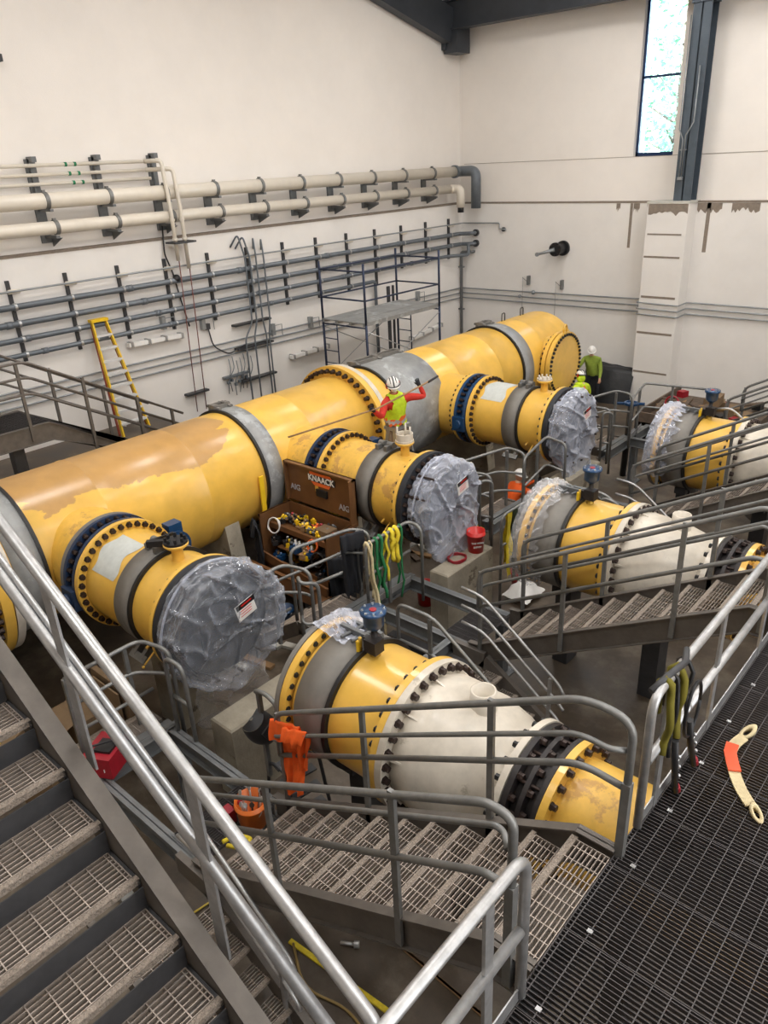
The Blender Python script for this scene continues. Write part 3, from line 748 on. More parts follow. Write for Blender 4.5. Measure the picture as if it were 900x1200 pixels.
SL = ['lower middle stairs of grating treads, nearest the camera', 'middle right stairs dropping left behind the harness', 'stairs behind the middle cream pipe body', 'far stairs at the upper right by the debris']
for i in range(4): stair(i, SY[i], SL[i])

# ---- rails
def railset(name, label, tubes, posts, base=(0, 0, 0), m=GALVD, group=None, toe=None, extra=None):
    """tubes: list of (partname, points, radius); posts: list of (x,y,z0,z1,w,d)"""
    T = Thing(name, label, 'railing', base, group)
    for nm, pts, r in tubes:
        b = MB(); b.tube(fillet(pts, .14), r, 12); T.part(nm, b, m)
    for x, y, z0, z1, w_, d_ in posts:
        b = MB(); b.box(x-w_/2, x+w_/2, y-d_/2, y+d_/2, z0, z1); T.part('post', b, m)
    for t in toe or []:
        b = MB(); b.bar(t[0], t[1], .008, .1); T.part('toe_board', b, GALV)
    return T
S = RISE/RUN
def nz(x): return P+(x-X0)*S
def stair_rail(i, y, side, label, near_end):
    """side -1: near rail, +1: far rail"""
    xe = X0-RUN*10.6
    h1, h2, h3 = 1.13, .9, .62
    tubes = []; yo = y
    # top rail: level at the platform, down the slope, hook at the bottom
    x1 = PX0+.02 if side > 0 else -1.45
    tubes.append(('top_rail', [(x1, yo, P+.45), (x1, yo, P+1.07), (X0-.0, yo, P+1.09), (xe, yo, nz(xe)+h1), (xe, yo, nz(xe)+h3)], .026))
    tubes.append(('mid_rail', [(x1, yo, P+.55), (X0, yo, P+.58), (xe, yo, nz(xe)+h3)], .024))
    yh = y+(.07 if side < 0 else -.07)
    tubes.append(('handrail', [(x1-.03, yo, P+.84), (x1-.1, yh, P+.86), (X0, yh, P+.87), (xe+.05, yh, nz(xe+.05)+h2), (xe-.02, yo, nz(xe)+h2-.04)], .019))
    posts = []
    for x in (-2.28, -3.55, -4.7):
        if x < xe-.2: continue
        posts.append((x, yo, nz(x)-.22, nz(x)+h1, .05, .03))
    posts.append((x1, yo, P-.2, P+.6, .055, .055))
    return railset('stair_railing', label, tubes, posts, (-2.5, y, P), GALVD, 'stair railings')
RL = [('near-side railing of the lower middle stairs, ending at the foreground', 'far-side railing of the lower middle stairs before the yellow spool'),
      ('near-side railing of the middle right stairs', 'far-side railing of the middle right stairs before the cream body'),
      ('near-side railing of the stairs behind the middle cream body', 'far-side railing of those stairs before the farthest spool'),
      ('near-side railing of the far upper right stairs', 'far-side railing of the far stairs against the back wall')]
for i in range(4):
    stair_rail(i, SY[i]-.06, -1, RL[i][0], True)
    stair_rail(i, SY[i]+.99, 1, RL[i][1], True)
# platform edge rails
def plat_rail(y0, y1, label, posts, lo=None):
    xr = PX0+.02
    pr = [('top_rail', [(xr, y0, P+.02), (xr, y0, P+1.08), (xr, y1, P+1.08), (xr, y1, P+.02)], .03),
          ('mid_rail', [(xr, y0+.03, P+.56), (xr, y1-.03, P+.56)], .03)]
    return railset('platform_railing', label, pr, [(xr, q, P-.15, P+1.06, .02, .07) for q in posts], (xr, (y0+y1)/2, P), GALV, 'platform edge railings',
        toe=[((xr+.0, y0+.06, P+.05), (xr+.0, y1-.02, P+.05))])
plat_rail(3.75, 6.8, 'bright platform railing with the harness hanging on it', (4.02, 5.0, 6.2))
plat_rail(8.05, 11.25, 'platform railing beyond the middle right stairs', (8.6, 10.2))
plat_rail(-.8, 2.3, 'curved platform railing at the bottom edge, below the stairs', (1.98, 1.0, -.1))

# ================================================================== stair beside the camera
TU = Thing('stair', 'steep close stairs of grating treads filling the lower left corner', 'stairs', (-3, .5, P), 'platform stairs')
ux, uz, ur, us = -3.385, 4.15, .297, .18
def unz(x): return uz-(x-ux)*us/ur
b = MB(); ya, yb_ = 1.105, 1.205
xa, xb = -8.2, -1.36
def strg(y0, y1):
    b = MB(); w0 = y0 if abs(y0-1.105) < .2 else y1-.01
    b.prism([(xa, w0, unz(xa)+.05), (xb, w0, unz(xb)+.05), (xb, w0, unz(xb)-.28), (xa, w0, unz(xa)-.28)], (0, .01, 0))
    b.bar((xa, (y0+y1)/2, unz(xa)+.045), (xb, (y0+y1)/2, unz(xb)+.045), y1-y0, .012)
    b.bar((xa, (y0+y1)/2, unz(xa)-.28), (xb, (y0+y1)/2, unz(xb)-.28), y1-y0, .012)
    return b
TU.part('stringer', strg(1.105, 1.205), GALVB); TU.part('stringer', strg(-.2, -.1), GALVB)
first = None
for k in range(-14, 7):
    xx = ux+ur*k; zz = uz-us*k
    if first is None:
        g = grate_mb(1.17, .235, 0, along='Y'); g.v = [(x+xx-.034-.24, y_-.09, z+zz) for x, y_, z in g.v]
        first = TU.part('tread', g, GRATE); k0 = k
        b = MB(); b.box(xx-.034, xx, -.1, 1.1, zz-.034, zz+.003); n1_ = TU.part('nosing', b, NOSE, parent=first)
        b = MB(); b.box(xx-.285, xx-.278, -.09, 1.1, zz-.035, zz+.135); b.box(xx-.3, xx, 1.085, 1.1, zz-.06, zz); n2_ = TU.part('back_plate', b, STEELD, parent=first)
    else:
        c = first.copy(); COL.objects.link(c); c.parent = TU.o; c.location = (ur*(k-k0), 0, -us*(k-k0))
        for q in (n1_, n2_):
            d = q.copy(); COL.objects.link(d); d.parent = c
yr = 1.25
T = railset('stair_railing', 'bright galvanised railing running diagonally across the lower left corner', [
    ('top_rail', [(-8.2, yr, unz(-8.2)+1.1), (-1.33, yr, unz(-1.33)+1.09), (-1.31, yr, unz(-1.33)+1.0)], .03),
    ('mid_rail', [(-8.2, yr, unz(-8.2)+.585), (-1.5, yr, unz(-1.5)+.575)], .031),
    ('lower_rail', [(-8.2, yr+.045, unz(-8.2)+.6), (-2.47, yr+.045, unz(-2.47)+.6)], .018)],
    [(x, yr+.0, unz(x)-.1, unz(x)+1.07, .09, .014) for x in (-7.5, -6.2, -4.85, -3.4, -2.37)], (-3, yr, P), GALV, 'stair railings')

# ================================================================== low walkway steel, one bay per stair
def channel(a, c_, label, h=.2):
    b = MB(); a = V(a); c_ = V(c_)
    b.bar(a-V((0, 0, .006)), c_-V((0, 0, .006)), .11, .012); b.bar(a-V((0, 0, h)), c_-V((0, 0, h)), .11, .012); b.bar(a-V((0, 0, h/2)), c_-V((0, 0, h/2)), .01, h)
    return single('walkway_beam', b, STEEL, label, 'beam', (a+c_)/2, 'low walkway beams')
def stanchion(x, y, label):
    T = Thing('stanchion', label, 'column', (x, y, 0), 'low walkway stanchions')
    b = MB(); b.box(x-.07, x-.06, y-.07, y+.07, .02, W-.21); b.box(x+.06, x+.07, y-.07, y+.07, .02, W-.21); b.box(x-.07, x+.07, y-.005, y+.005, .02, W-.21); T.part('post', b, STEEL)
    b = MB(); b.box(x-.16, x+.16, y-.16, y+.16, 0, .025); T.part('base_plate', b, STEEL)
    bolts(T, T.o, (x, y, .025), 'Z', .16, 4, .012, .03, a0=pi/4, m=ALU)
bay = ['below the nearest stairs', 'below the middle right stairs', 'behind the middle spool', 'below the far stairs']
for i, y0 in enumerate(SY):
    y1 = y0+.95
    channel((-4.9, y1, W), (-6.72, y1, W), 'light channel beam running left from the foot of the stairs, %s' % bay[i])
    channel((-4.7, y0, W), (-6.72, y0, W), 'channel beam on the camera side of the low walkway, %s' % bay[i])
    channel((-6.75, y0-(1.15 if i else 0), W), (-6.75, y1+.1, W), 'cross beam at the left end of the low walkway, %s' % bay[i])
    channel((-6.9, y0-(1.15 if i else 0), W), (-6.9, y1+.1, W-.05), 'second cross beam beside the first, %s' % bay[i])
    if i: channel((-5.2, y0-1.1, W), (-5.2, y0, W), 'short beam at the foot of the stairs, %s' % bay[i])
    for x in (-6.6, -5.0): stanchion(x, y1 if i == 0 else y0 if x < -6 else y1, 'steel stanchion with bolted base plate under the low walkway, %s' % bay[i])
    # low flight to the floor, beside the stair foot
    yl0, yl1 = y0-1.0, y0-.08
    T = Thing('low_stair', 'short flight from the low walkway down to the floor, %s' % bay[i], 'stairs', (-4, yl0, 0), 'short floor stairs')
    sl = .18/.25
    for yy in (yl0, yl1):
        b = MB(); b.bar((-5.1, yy, W-.06), (-4.6, yy, W-.06), .07, .22); b.bar((-4.62, yy, W-.07), (-3.22, yy, .05), .07, .22); T.part('stringer', b, GALVB)
    for q in range(5):
        g = grate_mb(.88, .2, 0, along='Y'); g.v = [(x-4.55+.25*q, y_+yl0+.03, z+W-.18*(q+1)) for x, y_, z in g.v]
        o = T.part('tread', g, GRATE); b = MB(); b.box(-4.35+.25*q, -4.31+.25*q, yl0+.03, yl1-.02, W-.18*(q+1)-.03, W-.18*(q+1)); T.part('nosing', b, NOSE, parent=o)
    yt = y0-.12
    if i < 3:
        tb = []
        for nm, h, dy in (('top_rail', 0, 0), ('handrail', -.27, .0), ('mid_rail', -.52, 0)):
            tb.append((nm, [(-4.95, yt+dy, W+.94+h), (-4.62, yt+dy, W+.92+h), (-3.5, yt+dy, W+.08+h), (-3.42, yt+dy, W-.05+h if nm != 'handrail' else W+.0+h)], .02))
        railset('low_stair_railing', 'light handrails of the short floor stairs, %s' % bay[i], tb, [(-3.62, yt, .05, W+.12, .04, .04)], (-4, yt, 0), GALV, 'short floor stair railings')
    tb = [('top_rail', [(-5.25, yl0-.04, W-.1), (-5.25, yl0-.04, W+1.05), (-4.7, yl0-.04, W+1.05), (-3.6, yl0-.04, W+.25), (-3.6, yl0-.04, .3)], .024), ('mid_rail', [(-5.25, yl0-.04, W+.52), (-4.7, yl0-.04, W+.52), (-3.6, yl0-.04, W-.25)], .022)]
    if i: railset('low_stair_railing', 'bent railing on the camera side of the short floor stairs, %s' % bay[i], tb, [(-4.75, yl0-.04, .3, W+1.0, .05, .03)], (-4.5, yl0, 0), GALVD, 'short floor stair railings')
    # short flight going the other way, down to the header side
    ys0 = y0+.02 if i == 0 else y0-1.0
    T = Thing('step_platform', 'low grating landing with steps towards the header, %s' % bay[i], 'stairs', (-7.4, ys0, 0), 'header side steps')
    for yy in (ys0, ys0+.93):
        b = MB(); b.bar((-6.95, yy, W-.1), (-7.2, yy, W-.1), .05, .2); b.bar((-7.18, yy, W-.1), (-8.45, yy, .1), .05, .2); T.part('stringer', b, GALVB)
    for q in range(4):
        g = grate_mb(.88, .24, 0, along='Y'); g.v = [(x-7.2-.27*q, y_+ys0+.03, z+W-.02-.18*q) for x, y_, z in g.v]
        o = T.part('tread', g, GRATE); b = MB(); b.box(-7.24-.27*q, -7.2-.27*q, ys0+.03, ys0+.9, W-.05-.18*q, W-.015-.18*q); T.part('nosing', b, NOSE, parent=o)
# guard rails at the left ends and beside the wrapped valves
TOPZ = W+1.07
def guard(label, pts, mids, posts, toe=None, m=GALVD):
    tb = [('top_rail', pts, .025)]
    for q in mids: tb.append(('mid_rail', q, .022))
    railset('guard_railing', label, tb, [(x, y, W-.1, z, .045, .045) for x, y, z in posts], pts[1], m, 'low walkway guard railings', toe=toe)
def yhair(label, x, ya, yb, dx=.4, z=TOPZ):
    """rail along Y that bends towards the camera side and returns down"""
    guard(label, [(x, ya, z), (x, yb-.15, z), (x+dx, yb-.05, z), (x+dx, yb-.05, W-.15)],
          [[(x, ya, z-.36), (x, yb-.3, z-.36), (x+dx*.6, yb-.05, z-.4), (x+dx, yb-.05, z-.4)], [(x, ya, z-.72), (x, yb-.1, z-.72)]],
          [(x, ya, z), (x, yb-.35, z)])
yhair('guard rail hairpin left of the nearest wrapped valve', -7.1, 2.55, 3.62, .45)
guard('narrow hooped rail just left of the nearest wrapped valve', [(-6.62, 3.48, W-.2), (-6.62, 3.48, TOPZ-.02), (-6.3, 3.5, TOPZ-.04), (-6.3, 3.5, W-.3)], [[(-6.62, 3.5, W+.5), (-6.3, 3.5, W+.5)]], [])
yhair('guard rail hairpin right of the nearest wrapped valve', -7.1, 5.1, 5.85, .42)
guard('twin hooped rail between nearest wrapped valve and grating steps', [(-6.72, 5.62, W-.2), (-6.72, 5.62, TOPZ), (-6.55, 5.5, TOPZ-.02), (-6.45, 5.72, TOPZ-.06), (-6.45, 5.72, W-.2)], [[(-6.72, 5.62, W+.45), (-6.56, 5.5, W+.42), (-6.45, 5.72, W+.4)]], [])
guard('guard railing in front of the brown tool box', [(-7.35, 6.05, W-.1), (-7.35, 6.05, TOPZ), (-7.1, 7.05, TOPZ), (-6.85, 7.15, TOPZ-.02), (-6.85, 7.15, TOPZ-.62), (-7.1, 7.05, TOPZ-.66), (-7.25, 6.3, TOPZ-.66)],
      [[(-7.3, 5.3, TOPZ-.3), (-7.1, 6.85, TOPZ-.3), (-6.87, 7.1, TOPZ-.36)]], [(-6.98, 7.05, TOPZ)])
guard('guard railing hung with coloured lifting straps', [(-6.58, 6.78, W-.1), (-6.58, 6.78, TOPZ), (-6.58, 7.75, TOPZ), (-6.32, 7.72, TOPZ-.03), (-6.32, 7.72, W-.2)], [[(-6.58, 6.8, TOPZ-.5), (-6.58, 7.75, TOPZ-.5)]], [(-6.58, 7.25, TOPZ)], toe=[((-6.58, 6.8, W+.08), (-6.58, 7.75, W+.08))])
for i in (2, 3):
    o_ = SY[i]
    yhair({2: 'guard rail hairpin right of the milky wrapped valve', 3: 'guard rail hairpin right of the farthest wrapped valve'}[i], -7.08, o_-1.55, o_-1.4+.0, .5)
    guard({2: 'guard railing beside the crouching orange worker', 3: 'guard railing before the crumpled tarp by the wall'}[i], [(-7.45, o_-1.6, TOPZ), (-7.08, o_-.15, TOPZ), (-6.65, o_-.25, TOPZ), (-6.65, o_-.25, W-.1)],
          [[(-7.4, o_-1.4, TOPZ-.36), (-7.05, o_-.45, TOPZ-.36), (-6.66, o_-.25, TOPZ-.4)], [(-7.35, o_-1.2, TOPZ-.72), (-7.0, o_-.45, TOPZ-.72), (-6.66, o_-.25, TOPZ-.75)]], [(-7.0, o_-.3, TOPZ)])
    pts = [(-6.55, o_-.45, W-.1), (-6.55, o_-.45, TOPZ), (-6.8, o_+.75, TOPZ), (-6.3, o_+.6 if i == 2 else o_+.7, TOPZ), (-6.3, o_+.6, W-.1)]
    mids = [[(-6.55, o_-.4, TOPZ-.55), (-6.78, o_+.75, TOPZ-.55), (-6.3, o_+.6, TOPZ-.55)]]
    if i == 3: pts = [(-6.55, o_-.45, W-.1), (-6.55, o_-.45, TOPZ), (-6.8, o_+.75, TOPZ), (-5.3, o_+1.0, TOPZ)]; mids = [[(-6.55, o_-.4, TOPZ-.55), (-6.78, o_+.75, TOPZ-.55), (-5.3, o_+1.0, TOPZ-.55)]]
    guard({2: 'arched guard railing at the milky valve walkway end', 3: 'long guard railing turning along the back wall'}[i], pts, mids, [(-6.72, o_+.3, TOPZ)] + ([(-6.2, o_+.86, TOPZ)] if i == 3 else []), toe=[((-6.6, o_-.4, W+.08), (-6.78, o_+.7, W+.08))])
    guard({2: 'narrow hooped rail right of the milky wrapped valve', 3: 'narrow hooped rail right of the farthest wrapped valve'}[i], [(-6.6, o_-1.75, W-.2), (-6.6, o_-1.75, TOPZ+.0), (-6.45, o_-1.6, TOPZ-.02), (-6.45, o_-1.6, W-.3)], [[(-6.62, o_-1.7, W+.4), (-6.45, o_-1.6, W+.38)]], [])
for i in (2, 3):
    guard('hooped rail at the foot of %s' % {2: 'the stairs behind the middle cream body', 3: 'the far stairs'}[i], [(-4.75, SY[i]-1.1, W-.1), (-4.75, SY[i]-1.1, TOPZ-.05), (-4.45, SY[i]-1.1, TOPZ-.1), (-4.2, SY[i]-1.1, W+.4)], [[(-4.75, SY[i]-1.1, W+.5), (-4.4, SY[i]-1.1, W+.45)]], [])
guard('short curved rail holding the black welding helmet', [(-5.35, 3.74, TOPZ-.05), (-5.2, 3.74, TOPZ), (-5.02, 3.74, TOPZ-.06), (-4.96, 3.74, TOPZ-.25), (-4.98, 3.74, W-.1)], [[(-5.3, 3.74, W+.5), (-4.98, 3.74, W+.5)]], [(-5.3, 3.74, TOPZ-.06)])

# ================================================================== concrete piers
for i, (x0, x1, y0, y1) in enumerate([(-6.42, -6.02, 3.8, 5.05), (-6.52, -6.17, 8.15, 9.4), (-6.92, -6.5, 12.6, 13.9)]):
    b = MB(); z = 1.12; c = .02
    b.add([(x0, y0, 0), (x1, y0, 0), (x1, y1, 0), (x0, y1, 0), (x0, y0, z-c), (x1, y0, z-c), (x1, y1, z-c), (x0, y1, z-c), (x0+c, y0+c, z), (x1-c, y0+c, z), (x1-c, y1-c, z), (x0+c, y1-c, z)],
          [(0, 3, 2, 1), (0, 1, 5, 4), (1, 2, 6, 5), (2, 3, 7, 6), (3, 0, 4, 7), (4, 5, 9, 8), (5, 6, 10, 9), (6, 7, 11, 10), (7, 4, 8, 11), (8, 9, 10, 11)])
    single('concrete_pier', b, CONC, ['stained concrete pier in front of the grey wrapped valve', 'pale concrete pier carrying the red bucket', 'concrete pier beside the farthest wrapped valve'][i], 'pier', (x0, y0, 0), 'concrete piers')

# ================================================================== crossover stairs behind the header, left
XS0, XS1 = -13.0, -14.2
T = Thing('crossover_stair', 'dark stairs with landing behind the header at the left edge', 'stairs', (-13, 5, 0))
zl = 3.1; yk = 5.6; ss = .62
for x in (XS0, XS1):
    b = MB()
    b.prism([(x, 3.2, zl), (x, yk, zl), (x, 8.05, zl-ss*(8.05-yk)), (x, 8.05, max(FU+.0, zl-.3-ss*(8.05-yk))), (x, yk, zl-.32), (x, 3.2, zl-.32)], (.01, 0, 0))
    b.bar((x, 3.2, zl), (x, yk, zl), .08, .014); b.bar((x, yk, zl), (x, 8.05, zl-ss*(8.05-yk)), .08, .014); b.bar((x, 3.2, zl-.32), (x, yk, zl-.32), .08, .014); b.bar((x, yk, zl-.32), (x, 8.05, max(FU+.0, zl-.3-ss*(8.05-yk))), .08, .014)
    T.part('stringer', b, GALVB)
b = MB(); g = grate_mb(1.2, 2.4, 0); b.v = [(x+XS1, y_+3.2, z+zl-.02) for x, y_, z in g.v]; b.f, b.m, b.sm = g.f, g.m, g.sm; T.part('landing_grating', b, GRATED)
for q in range(1, 9):
    g = grate_mb(1.15, .24, 0); g.v = [(x+XS1+.02, y_+yk+.29*(q-1)+.05, z+zl-.18*q) for x, y_, z in g.v]; T.part('tread', g, GRATED)
def xrail(x, label):
    zr = lambda y, h: (zl if y < yk else zl-ss*(y-yk))+h
    tb = []
    for nm, h in (('top_rail', 1.12), ('handrail', .86), ('mid_rail', .58)):
        tb.append((nm, [(x, 3.2, zr(3.2, h)), (x, yk-.2, zr(3.2, h)), (x, 8.3, zr(8.3, h))], .024))
    railset('crossover_railing', label, tb, [(x, y, zr(y, -.25), zr(y, 1.1), .05, .05) for y in (4.2, 5.25, 6.35, 7.35, 8.05)], (x, 5, 0), GALVB, 'crossover stair railings')
xrail(XS0+.03, 'near railing of the crossover stairs behind the header'); xrail(XS1-.03, 'wall-side railing of the crossover stairs behind the header')
b = MB(); b.box(-13.9, -13.7, 4, 4.2, FU, 2.8); b.box(-13.3, -13.1, 4.9, 5.1, FU, 2.8); [single('crossover_support', i_, STEELD, 'dark leg under the crossover landing at the left edge', 'support', group='crossover legs') for i_ in islands(b)]

# ================================================================== pipes and conduits on the walls
def wp(y, z, d=.2): return (XW+d, y, z)
def clampring(x, y, z, r, axis='Y'):
    b = MB(); b.ring((x, y, z), axis, r, r+.018, -.04, .04, 24); b.box(x-.03, x+.03, y-.03, y+.03, z+r, z+r+.05); return b
T = Thing('thick_pipe', 'upper thick white pipe along the left wall', 'pipe', (XW+.2, 10, 6.6), 'thick white wall pipes')
b = MB(); b.tube([(XW+.25, -6, 6.6), (XW+.25, 21.3, 6.6)], .15, 24); T.part('pipe_shell', b, WPIPE)
b = MB(); b.tube(fillet([(XW+.25, 21.3, 6.6), (XW+.25, 21.6, 6.6), (XW+.86, 21.6, 6.6), (XW+.86, 21.6, 5.5)], .22, 8), .155, 20); b.ring((XW+.25, 21.35, 6.6), 'Y', .15, .19, -.1, 0, 24); T.part('elbow', b, GPIPE, 'dark grey elbow and drop')
for q in range(20):
    y = 7.7+1.38*(q-6)
    if y > 21.2 or y < 3: continue
    T.part('clamp', clampring(XW+.25, y, 6.6, .15), GALVD)
T = Thing('thick_pipe', 'lower thick white pipe along the left wall, ending in a white elbow', 'pipe', (XW+.2, 10, 6.1), 'thick white wall pipes')
b = MB(); b.tube([(XW+.25, -6, 6.1), (XW+.25, 21.0, 6.1)], .125, 24); b.tube(fillet([(XW+.25, 21.0, 6.1), (XW+.25, 21.2, 6.1), (XW+.55, 21.2, 6.1), (XW+.55, 21.2, 5.55)], .16, 8), .13, 20); T.part('pipe_shell', b, WPIPE)
b = MB(); b.tube([(XW+.55, 21.2, 5.6), (XW+.55, 21.2, 5.4)], .1, 16); T.part('end_plug', b, BLACK)
for q in range(20):
    y = 7.8+1.38*(q-6)
    if y > 21.0 or y < 3: continue
    T.part('clamp', clampring(XW+.25, y, 6.1, .125), GALVD)
for q in range(15):
    y = 7.74+1.38*(q-1)
    if y > 21.3: continue
    b = MB(); b.box(XW-.15, XW+.4, y-.05, y+.02, 6.4, 6.445); b.box(XW-.15, XW+.38, y-.03, y+.05, 5.9, 5.95); b.box(XW-.16, XW-.1, y-.1, y+.1, 5.8, 6.5 if y > 10.5 else 7.36)
    b.prism([(XW-.1, y+.1, 5.9), (XW+.35, y+.1, 5.9), (XW-.1, y+.1, 5.72)], (0, .02, 0))
    if y < 10.6:
        b.box(XW-.12, XW-.02, y-.06, y+.02, 6.75, 7.36); b.box(XW-.12, XW+.1, y-.06, y+.04, 7.3, 7.4)
    single('pipe_bracket', b, STEEL, 'steel bracket carrying the thick white pipes on the left wall', 'bracket', (XW, y, 6), 'brackets of the white pipes')
for z, r, lab in ((7.24, .036, 'top'), (7.07, .034, 'middle'), (6.9, .034, 'bottom')):
    T = Thing('thin_pipe', '%s one of three thin cream pipes high on the left wall' % lab, 'pipe', (XW+.1, 8, z), 'thin cream pipes')
    b = MB(); b.tube([(XW+.06, -6, z), (XW+.06, 10.3, z)], r, 12); T.part('pipe_shell', b, WPIPE)
    b = MB(); yb = 8.35+.05*(7.24-z)*6
    b.ring((XW+.06, yb, z), 'Y', r, r+.006, 0, .05, 14); b.ring((XW+.06, yb+.2, z), 'Y', r, r+.006, 0, .05, 14); T.part('green_mark', b, mat('green_tape', (30, 120, 80), .6))
for j, (yy, zt, zb, x_) in enumerate(((10.42, 7.24, 5.15, .12), (10.68, 7.07, 4.95, .2))):
    T = Thing('drop_pipe', ('left' if j == 0 else 'right')+' vertical cream pipe dropping from the thin pipes', 'pipe', (XW+x_, yy, 5), 'cream drop pipes')
    b = MB(); b.tube(fillet([(XW+.06, 10.2, zt), (XW+.45, yy-.05, zt), (XW+.45, yy, 6.2), (XW+.3, yy+.1, zb)], .1), .045, 12)
    for z in (6.0, 5.6): b.ring((XW+.42, yy+.02, z), 'Z', .04, .06, 0, .05, 14)
    T.part('pipe_shell', b, WPIPE)
    b = MB(); b.tube([(XW+.3, yy+.12, zb), (XW+.1, yy+.12+.02*j, 1.5)], .014, 6); T.part('rust_line', b, REDP)
b = MB(); b.box(XW+.1, XW+.5, 10.38, 10.95, 5.52, 5.56); b.box(XW, XW+.16, 10.3, 10.95, 1.95, 2.0); [single('strut_support', i_, STEELD, 'strut bracket gripping the two cream drop pipes, '+('upper one' if i_.v[0][2] > 4 else 'lower one by the rust-brown lines'), 'bracket') for i_ in islands(b)]
b = MB(); b.tube(fillet([(XW+.05, 10.4, 5.9), (XW+.12, 10.3, 5.3), (XW+.1, 10.45, 4.9), (XW+.1, 10.55, 4.3), (XW+.08, 10.7, 3.6)], .1), .02, 6); b.sphere((XW+.15, 10.5, 4.75), .09); single('hanging_cable', b, BLACK, 'black cable and ball hanging behind the cream drop pipes', 'cable')
gc = [(4.7, .062, -6, 21.7), (4.37, .062, -6, 21.75), (4.06, .055, -6, 20.8), (3.75, .05, -6, 17.4)]
for j, (z, r, y0, y1) in enumerate(gc):
    T = Thing('grey_pipe', ['topmost', 'second', 'third', 'lowest'][j]+' of four grey pipes on the left wall', 'pipe', (XW+.15, 8, z), 'grey wall pipes')
    b = MB(); pts = [(XW+.14, y0, z), (XW+.14, y1, z)]
    if j < 2: pts += [(XW+.62, 21.75, z+.02), (XW+.62, 22, z+.02)]
    elif j == 2: pts = [(XW+.14, y0, z), (XW+.14, 20.9, z), (XW+.5, 21.5, z), (XW+.5, 21.7, z), (XW+.5, 21.7, 4.4)]
    else: pts += [(XW+.14, y1, 0)]
    b.tube(fillet(pts, .12), r, 14)
    for q in range(6): yy = 3+q*3.1+j*.3; b.tube([(XW+.14, yy, z), (XW+.14, yy+.12, z)], r+.012, 14) if yy < y1-.3 else None
    T.part('pipe_shell', b, GPIPE)
    if j < 2: b = MB(); b.disc((XW+.62, 21.97, z+.02), 'Y', .11, -.06, .02, 20); T.part('end_flange', b, STEELD)
T = Thing('thin_conduit', 'thin light conduit above the grey pipes, turning onto the back wall', 'conduit', (XW, 8, 5))
b = MB(); b.tube(fillet([(XW+.14, -6, 4.98), (XW+.14, 21.9, 5.02), (-14.35, 21.93, 5.03), (-14.35, 21.93, 4.86), (-14.1, 21.93, 4.84)], .06), .02, 8); T.part('pipe_shell', b, GPIPEL)
b = MB(); b.disc((-14.2, 21.97, 4.84), 'Y', .07, -.05, 0, 16); T.part('end_fitting', b, STEELD)
for q in range(15):
    y = 6.67+1.213*(q-1)
    if y > 21.5: continue
    T = Thing('strut_channel', 'vertical strut channel holding the grey pipes on the left wall', 'bracket', (XW, y, 4.4), 'strut channels on the left wall')
    b = MB(); b.box(XW, XW+.06, y-.035, y+.035, 3.6 if y < 18 else 3.95, 5.2); T.part('channel', b, STEELD)
    b = MB()
    for z, r, _, y1 in gc:
        if y < y1: b.ring((XW+.14, y, z), 'Y', r, r+.014, -.025, .025, 16)
    T.part('pipe_clamp', b, GALV)
    b = MB(); b.disc((XW+.1, y+.05, 4.99), 'Y', .045, -.1, .13, 12); T.part('roller', b, WPIPE)
for j, z in enumerate((3.0, 2.84, 2.68)):
    b = MB()
    b.tube(fillet([(XW+.05, -6, z+.1), (XW+.05, 9, z+.02), (XW+.05, 21.93, z-.08), (-9.3, 21.93, z+.0-.02*j), (-9.3, 21.38, z-.0), (-8.08, 21.38, z-.02), (-8.05, 21.93, z+.0), (9, 21.93, z-.02)], .08), .021, 8)
    single('long_conduit', b, GPIPEL, '%s of three thin conduits running low round both walls' % ('topmost', 'middle', 'lowest')[j], 'conduit', (XW, 10, z), 'low wall conduits')
b = MB(); b.sphere((-13.0, 21.9, 2.96), .07); b.sphere((-13.5, 21.9, 2.8), .06); single('conduit_fitting', b, GPIPEL, 'round fittings on the back wall conduits', 'fitting')
b = MB(); b.tube(fillet([(XW+.55, 21.95, 4.13), (XW+.55, 21.85, 4.13), (XW+.1, 21.85, 4.1), (XW+.1, 21.85, 0)], .08), .05, 12)
for z in (2.2, 3.6): b.box(XW+.0, XW+.2, 21.8, 21.9, z, z+.04)
single('corner_pipe', b, STEEL, 'dark vertical pipe in the corner between the two walls', 'pipe')
for x, z, j in ((-13.2, 3.2, 0), (-12.0, 3.13, 1)):
    b = MB(); b.box(x-.03, x+.03, 21.85, 21.99, z-.02, z+.26); b.bar((x, 21.9, z+.05), (x-.22, 21.9, z+.2), .012, .012); b.tube([(x-.2, 21.9, z+.2), (x-.2, 21.9, 1.6)], .006, 5)
    single('wire_bracket', b, GALVD, 'small bracket with a hanging wire on the back wall, %s one' % ('left', 'right')[j], 'bracket', (x, 22, z), 'small wall brackets')
T = Thing('pipe_stub', 'black flanged pipe stub with grey spout sticking out of the back wall', 'pipe', (-12.2, 21.9, 4.3))
b = MB(); b.disc((-12.05, 22, 4.33), 'Y', .22, -.08, 0, 28); b.disc((-12.05, 22, 4.33), 'Y', .15, -.4, 0, 24); b.disc((-12.1, 22, 4.33), 'Y', .2, -.45, -.38, 24); bolts(T, T.o, (-12.1, 21.55, 4.33), 'Y', .16, 8, .02, -.04); T.part('flange', b, BLACK)
b = MB(); b.tube([(-12.1, 21.55, 4.33), (-12.55, 21.3, 4.2)], [.06, .035], 12); b.disc((-12.55, 21.3, 4.2), 'Y', .06, -.04, .03, 12); T.part('spout', b, GPIPEL)
